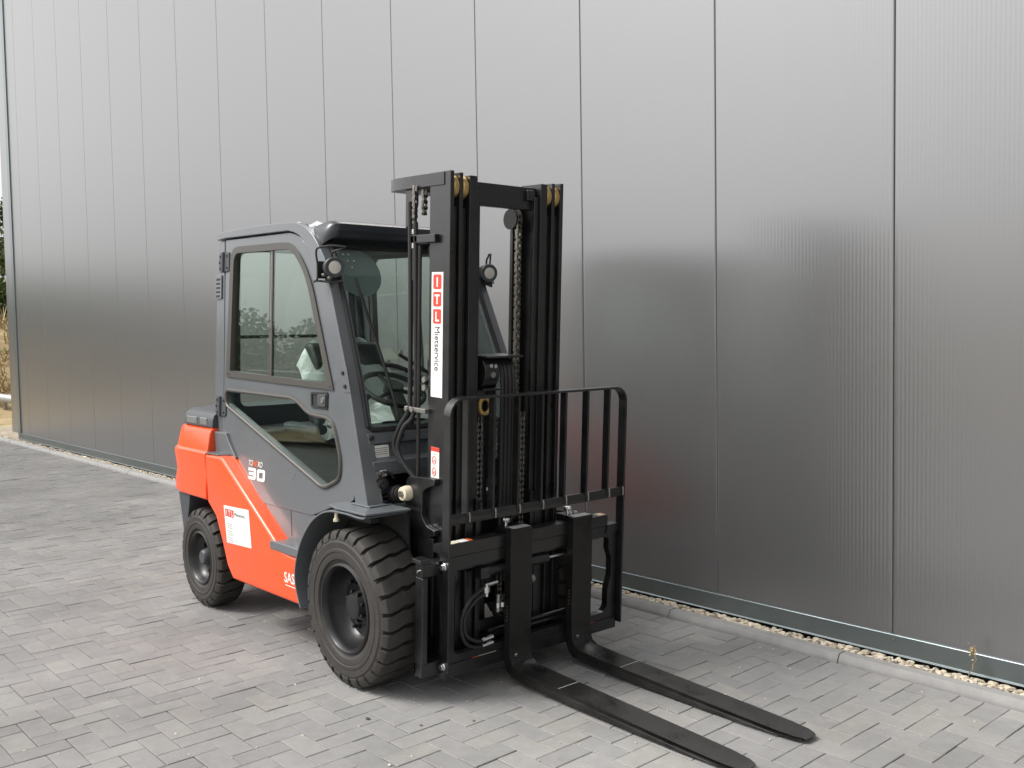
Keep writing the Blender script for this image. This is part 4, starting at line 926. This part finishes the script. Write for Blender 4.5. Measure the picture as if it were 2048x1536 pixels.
for v in (-.055, -.030):
    b = B(); b.cyl((.40, v, -.02), (.40, v, .06), .0085, seg=8); b.cyl((.40, v, .0), (.40, v, .02), .011, seg=6); b.obj('pipe_union', 'chrome', ss)
b = B(); b.tube([(.42, .02, .12), (.425, .035, 0), (.42, .03, -.05)], .007, 8, 4); b.obj('carriage_hose', 'hose', ss)
for w in (-.095, -.118):
    b = B(); b.cyl((.405, -.12, w), (.405, .5, w+.004), .009, seg=8); b.obj('hydraulic_pipe', 'black', ss)
b = B(); b.tube([(.36, .02, .36), (.40, .07, .43), (.36, .13, .42), (.33, .17, .36)], .009, 8, 5); b.obj('carriage_hose', 'hose', ss)
for v in (.38, .415):
    b = B(); b.cyl((.40, v, .344), (.40, v, .375), .010, seg=8); b.cyl((.40, v, .357), (.40, v, .372), .013, seg=6); b.obj('hose_fitting', 'chrome', ss)
# ---- load backrest: bent flat bar with seven uprights
def backrest():
    v0, v1, wb, wt, rr, th = -.395, .672, -.20, .967, .075, .011
    path = [(v0, wb), (v0, wt-rr)] + [(v0+rr-rr*math.cos(a*math.pi/16), wt-rr+rr*math.sin(a*math.pi/16)) for a in range(1, 8)] + [(v0+rr, wt), (v1-rr, wt)] + [(v1-rr+rr*math.sin(a*math.pi/16), wt-rr+rr*math.cos(a*math.pi/16)) for a in range(1, 8)] + [(v1, wt-rr), (v1, wb)]
    cx, cw_ = (v0+v1)/2, .4
    inn = []
    for i, (v, w) in enumerate(path):
        a = Vector(path[max(i-1, 0)]); c = Vector(path[min(i+1, len(path)-1)]); t = (c-a).normalized(); n = Vector((t.y, -t.x)); inn.append((v+n.x*th, w+n.y*th))
    b = B()
    for i in range(len(path)-1):
        q = [path[i], path[i+1], inn[i+1], inn[i]]
        r0 = [(.432, *q[0]), (.480, *q[0]), (.480, *q[3]), (.432, *q[3])]; r1 = [(.432, *q[1]), (.480, *q[1]), (.480, *q[2]), (.432, *q[2])]
        b.loft([r0, r1], caps=(i in (0, len(path)-2)))
    bmesh.ops.remove_doubles(b.bm, verts=b.bm.verts, dist=1e-5)
    dup_ = [f for f in b.bm.faces if all(len(e.link_faces) > 2 for e in f.edges)]
    return b
bk = backrest(); br = ml(bk.obj('load_backrest', 'black', FL, bevel=.0022, smooth=40, label='black load backrest with seven upright bars'))
b = B(); b.plate([(.455, .432), (.470, .430), (.476, .452), (.470, .476), (.458, .476)], [], -.384, .661, XZ); b.obj('backrest_rail', 'black', br, bevel=.0015)
for v in (-.296, -.154, -.015, .125, .268, .410, .552):
    b = B(); b.box(.440, .478, v-.0055, v+.0055, .44, .9565); ub = b.obj('upright_bar', 'black', br, bevel=.0015)
    b = B(); b.tube([(.479, v+.008, .478), (.482, v+.009, .46), (.480, v+.010, .437)], .0042, 6, 3); b.obj('weld_bead', 'steel', ub)
b = B(); b.tube([(.479, .655, .478), (.482, .656, .46), (.480, .657, .437)], .0042, 6, 3); b.obj('weld_bead', 'steel', br)
for w in (.255, -.175):
    b = B(); b.cyl((.452, -.395, w), (.452, -.412, w), .013, seg=14); b.cyl((.452, -.395, w), (.452, -.401, w), .018, seg=16); b.obj('backrest_bolt', 'chrome', br, bevel=.002)

# ---- forks
def make_fork(vc, label):
    hw = .0625
    out = [(.450, .372), (.452, -.18), (.458, -.235), (.475, -.268), (.505, -.288), (.56, -.2915), (.95, -.2905), (1.45, -.277), (1.60, -.266), (1.68, -.261), (1.708, -.258), (1.722, -.2545), (1.722, -.2525), (1.708, -.2495), (1.68, -.2485), (1.60, -.248), (1.40, -.2475), (.80, -.246), (.62, -.245), (.545, -.242), (.512, -.228), (.497, -.200), (.492, -.15), (.490, .366), (.486, .372)]
    out = [(u, w+max(0, u-.6)*.0105) for u, w in out]
    b = B(); n = len(out)
    # body up to the tip, then a rounded, narrowing toe
    def half(u):
        if u < 1.50: return hw
        t = min(1, (u-1.50)/.222); return hw*(1-.12*t-.36*t**7)
    side = [[(p[0], -half(p[0]), p[1]) for p in out], [(p[0], half(p[0]), p[1]) for p in out]]
    b.plate([(p[0], p[1]) for p in out], [], -1, 1, lambda p, q, a: (p, vc+a*half(p), q))
    b.box(.392, .450, vc-.05, vc+.05, .346, .370); b.box(.36, .394, vc-.05, vc+.05, .31, .370)
    o = ml(b.obj('fork', 'fork', FL, bevel=.005, seg=2, smooth=30, label=label))
    bb = B(); bb.cyl((.42, vc-.035, .37), (.42, vc-.035, .405), .008, seg=10); bb.lathe([(.388, .008), (.392, .017), (.402, .020), (.410, .017), (.412, .006)], (.42, vc-.035, 0), 'z', 16); bb.obj('locking_pin', 'chrome', o)
    bb = B(); bb.box(.442, .484, vc-.045, vc+.055, .3722, .3732); bb.obj('fork_label', 'lgrey', o)
    bb = B(); bb.cyl((.498, vc-.03, -.195), (.506, vc-.03, -.198), .010, seg=10); bb.obj('wear_stud', 'steel', o)
    bb = B(); bb.box(.80, .803, vc-.058, vc+.060, -.2445, -.2432); bb.obj('scribe_mark', 'lgrey', o)
    # stamped marks on the side of the shank
    for k in range(5):
        bb = B(); bb.box(.466, .474, vc-hw-.0006, vc-hw+.001, .02-k*.016, .028-k*.016); bb.obj('stamped_mark', 'steel', o)
make_fork(.000, 'near fork, with its heel by the orange and cream label'); make_fork(.380, 'far fork, nearest the wall')

# ---- rental sticker and warning label on the near mast rail (sub-parts of the rail)
nr = [c for c in FL.children if c.name == 'outer_mast_rail'][0]
b = B(); b.box(.243, .325, -.3242, -.3232, .950, 1.485); sk = b.obj('rental_sticker', 'white', nr, smooth=0)
for k, ch in enumerate('ITL'):
    w1 = 1.475-k*.0735; b = B(); b.plate(round_poly([(.256, w1), (.313, w1), (.313, w1-.062), (.256, w1-.062)], .009), [], -.3252, -.3243, XZ); o = b.obj('logo_square', 'red', sk, smooth=0)
    text('logo_letter', ch, .056, 'white', o, face_mx(.2845, -.3255, w1-.051), 0, 'CENTER', .0018, thick=.0003)
text('sticker_text', 'Mietservice', .052, 'ink', sk, face_mx(.269, -.3247, 1.256, -90), 0, thick=.0003, sx=.80)
b = B(); b.box(.250, .309, -.3242, -.3232, .598, .732); wl_ = b.obj('warning_label', 'white', nr, smooth=0)
b = B(); b.box(.250, .309, -.3250, -.3243, .714, .732); b.obj('label_band', 'red', wl_)
for w in (.675, .625):
    ring = [(.274+.013*math.cos(a*math.pi/8), -.3246, w+.017*math.sin(a*math.pi/8)) for a in range(17)]
    b = B(); b.tube(ring, .0018, 5); b.tube([(.266, -.3246, w-.012), (.274, -.3246, w+.004), (.283, -.3246, w-.010)], .0016, 5); b.obj('pictogram', 'red', wl_)
for w in (.70, .648):
    b = B(); b.box(.258, .300, -.3247, -.3243, w, w+.003); b.obj('print_line', 'lgrey', wl_)

# ---- dark pick-up parked across the yard (shows as a reflection in the cab door)
PC = empty('parked_car', (-16.6, -8.4, 0), R(-62)); tag(PC, 'dark blue parked car across the yard, mirrored in the cab door', 'car')
cp = mat('car_paint', (.03, .04, .055), .25, coat=1)
prof = [(-2.2, .35), (-2.25, .75), (-2.15, 1.0), (-1.2, 1.06), (-.55, 1.58), (1.55, 1.62), (2.1, 1.1), (2.2, .9), (2.2, .35)]
b = B(); b.loft([[(x, y*(1-.10*max(0, z-1.0)/.6), z) for x, z in prof] for y in (-.88, .88)]); body = b.obj('car_body', cp, PC, bevel=.07, seg=3)
for s in (-1, 1):
    b = B(); b.plate([(-1.05, 1.08), (-.5, 1.50), (.4, 1.52), (.4, 1.08)], [], s*.82, s*.872, XZ); b.obj('side_window', 'navy', body)
    b = B(); b.plate([(.48, 1.08), (.48, 1.52), (1.45, 1.53), (1.8, 1.12)], [], s*.82, s*.872, XZ); b.obj('side_window', 'navy', body)
    for x in (-1.4, 1.4):
        b = B(); b.lathe([(s*.70, .1), (s*.70, .33), (s*.90, .33), (s*.91, .22), (s*.88, .2), (s*.88, .05)], (x, 0, .33), 'y', 28); wl2 = b.obj('wheel', 'rubber', PC)
        for k in range(5):
            a = k*1.2566; b = B(); b.tube([(x, s*.895, .33), (x+.2*math.cos(a), s*.895, .33+.2*math.sin(a))], .03, 6); b.obj('spoke', 'chrome', wl2)
b = B(); b.box(-2.27, -2.25, -.26, .26, .55, .66); b.obj('number_plate', 'white', body)
for s in (-1, 1):
    b = B(); b.box(-2.25, -2.12, min(s*.55, s*.82), max(s*.55, s*.82), .78, .92); b.obj('headlight', 'lens', body, bevel=.02)
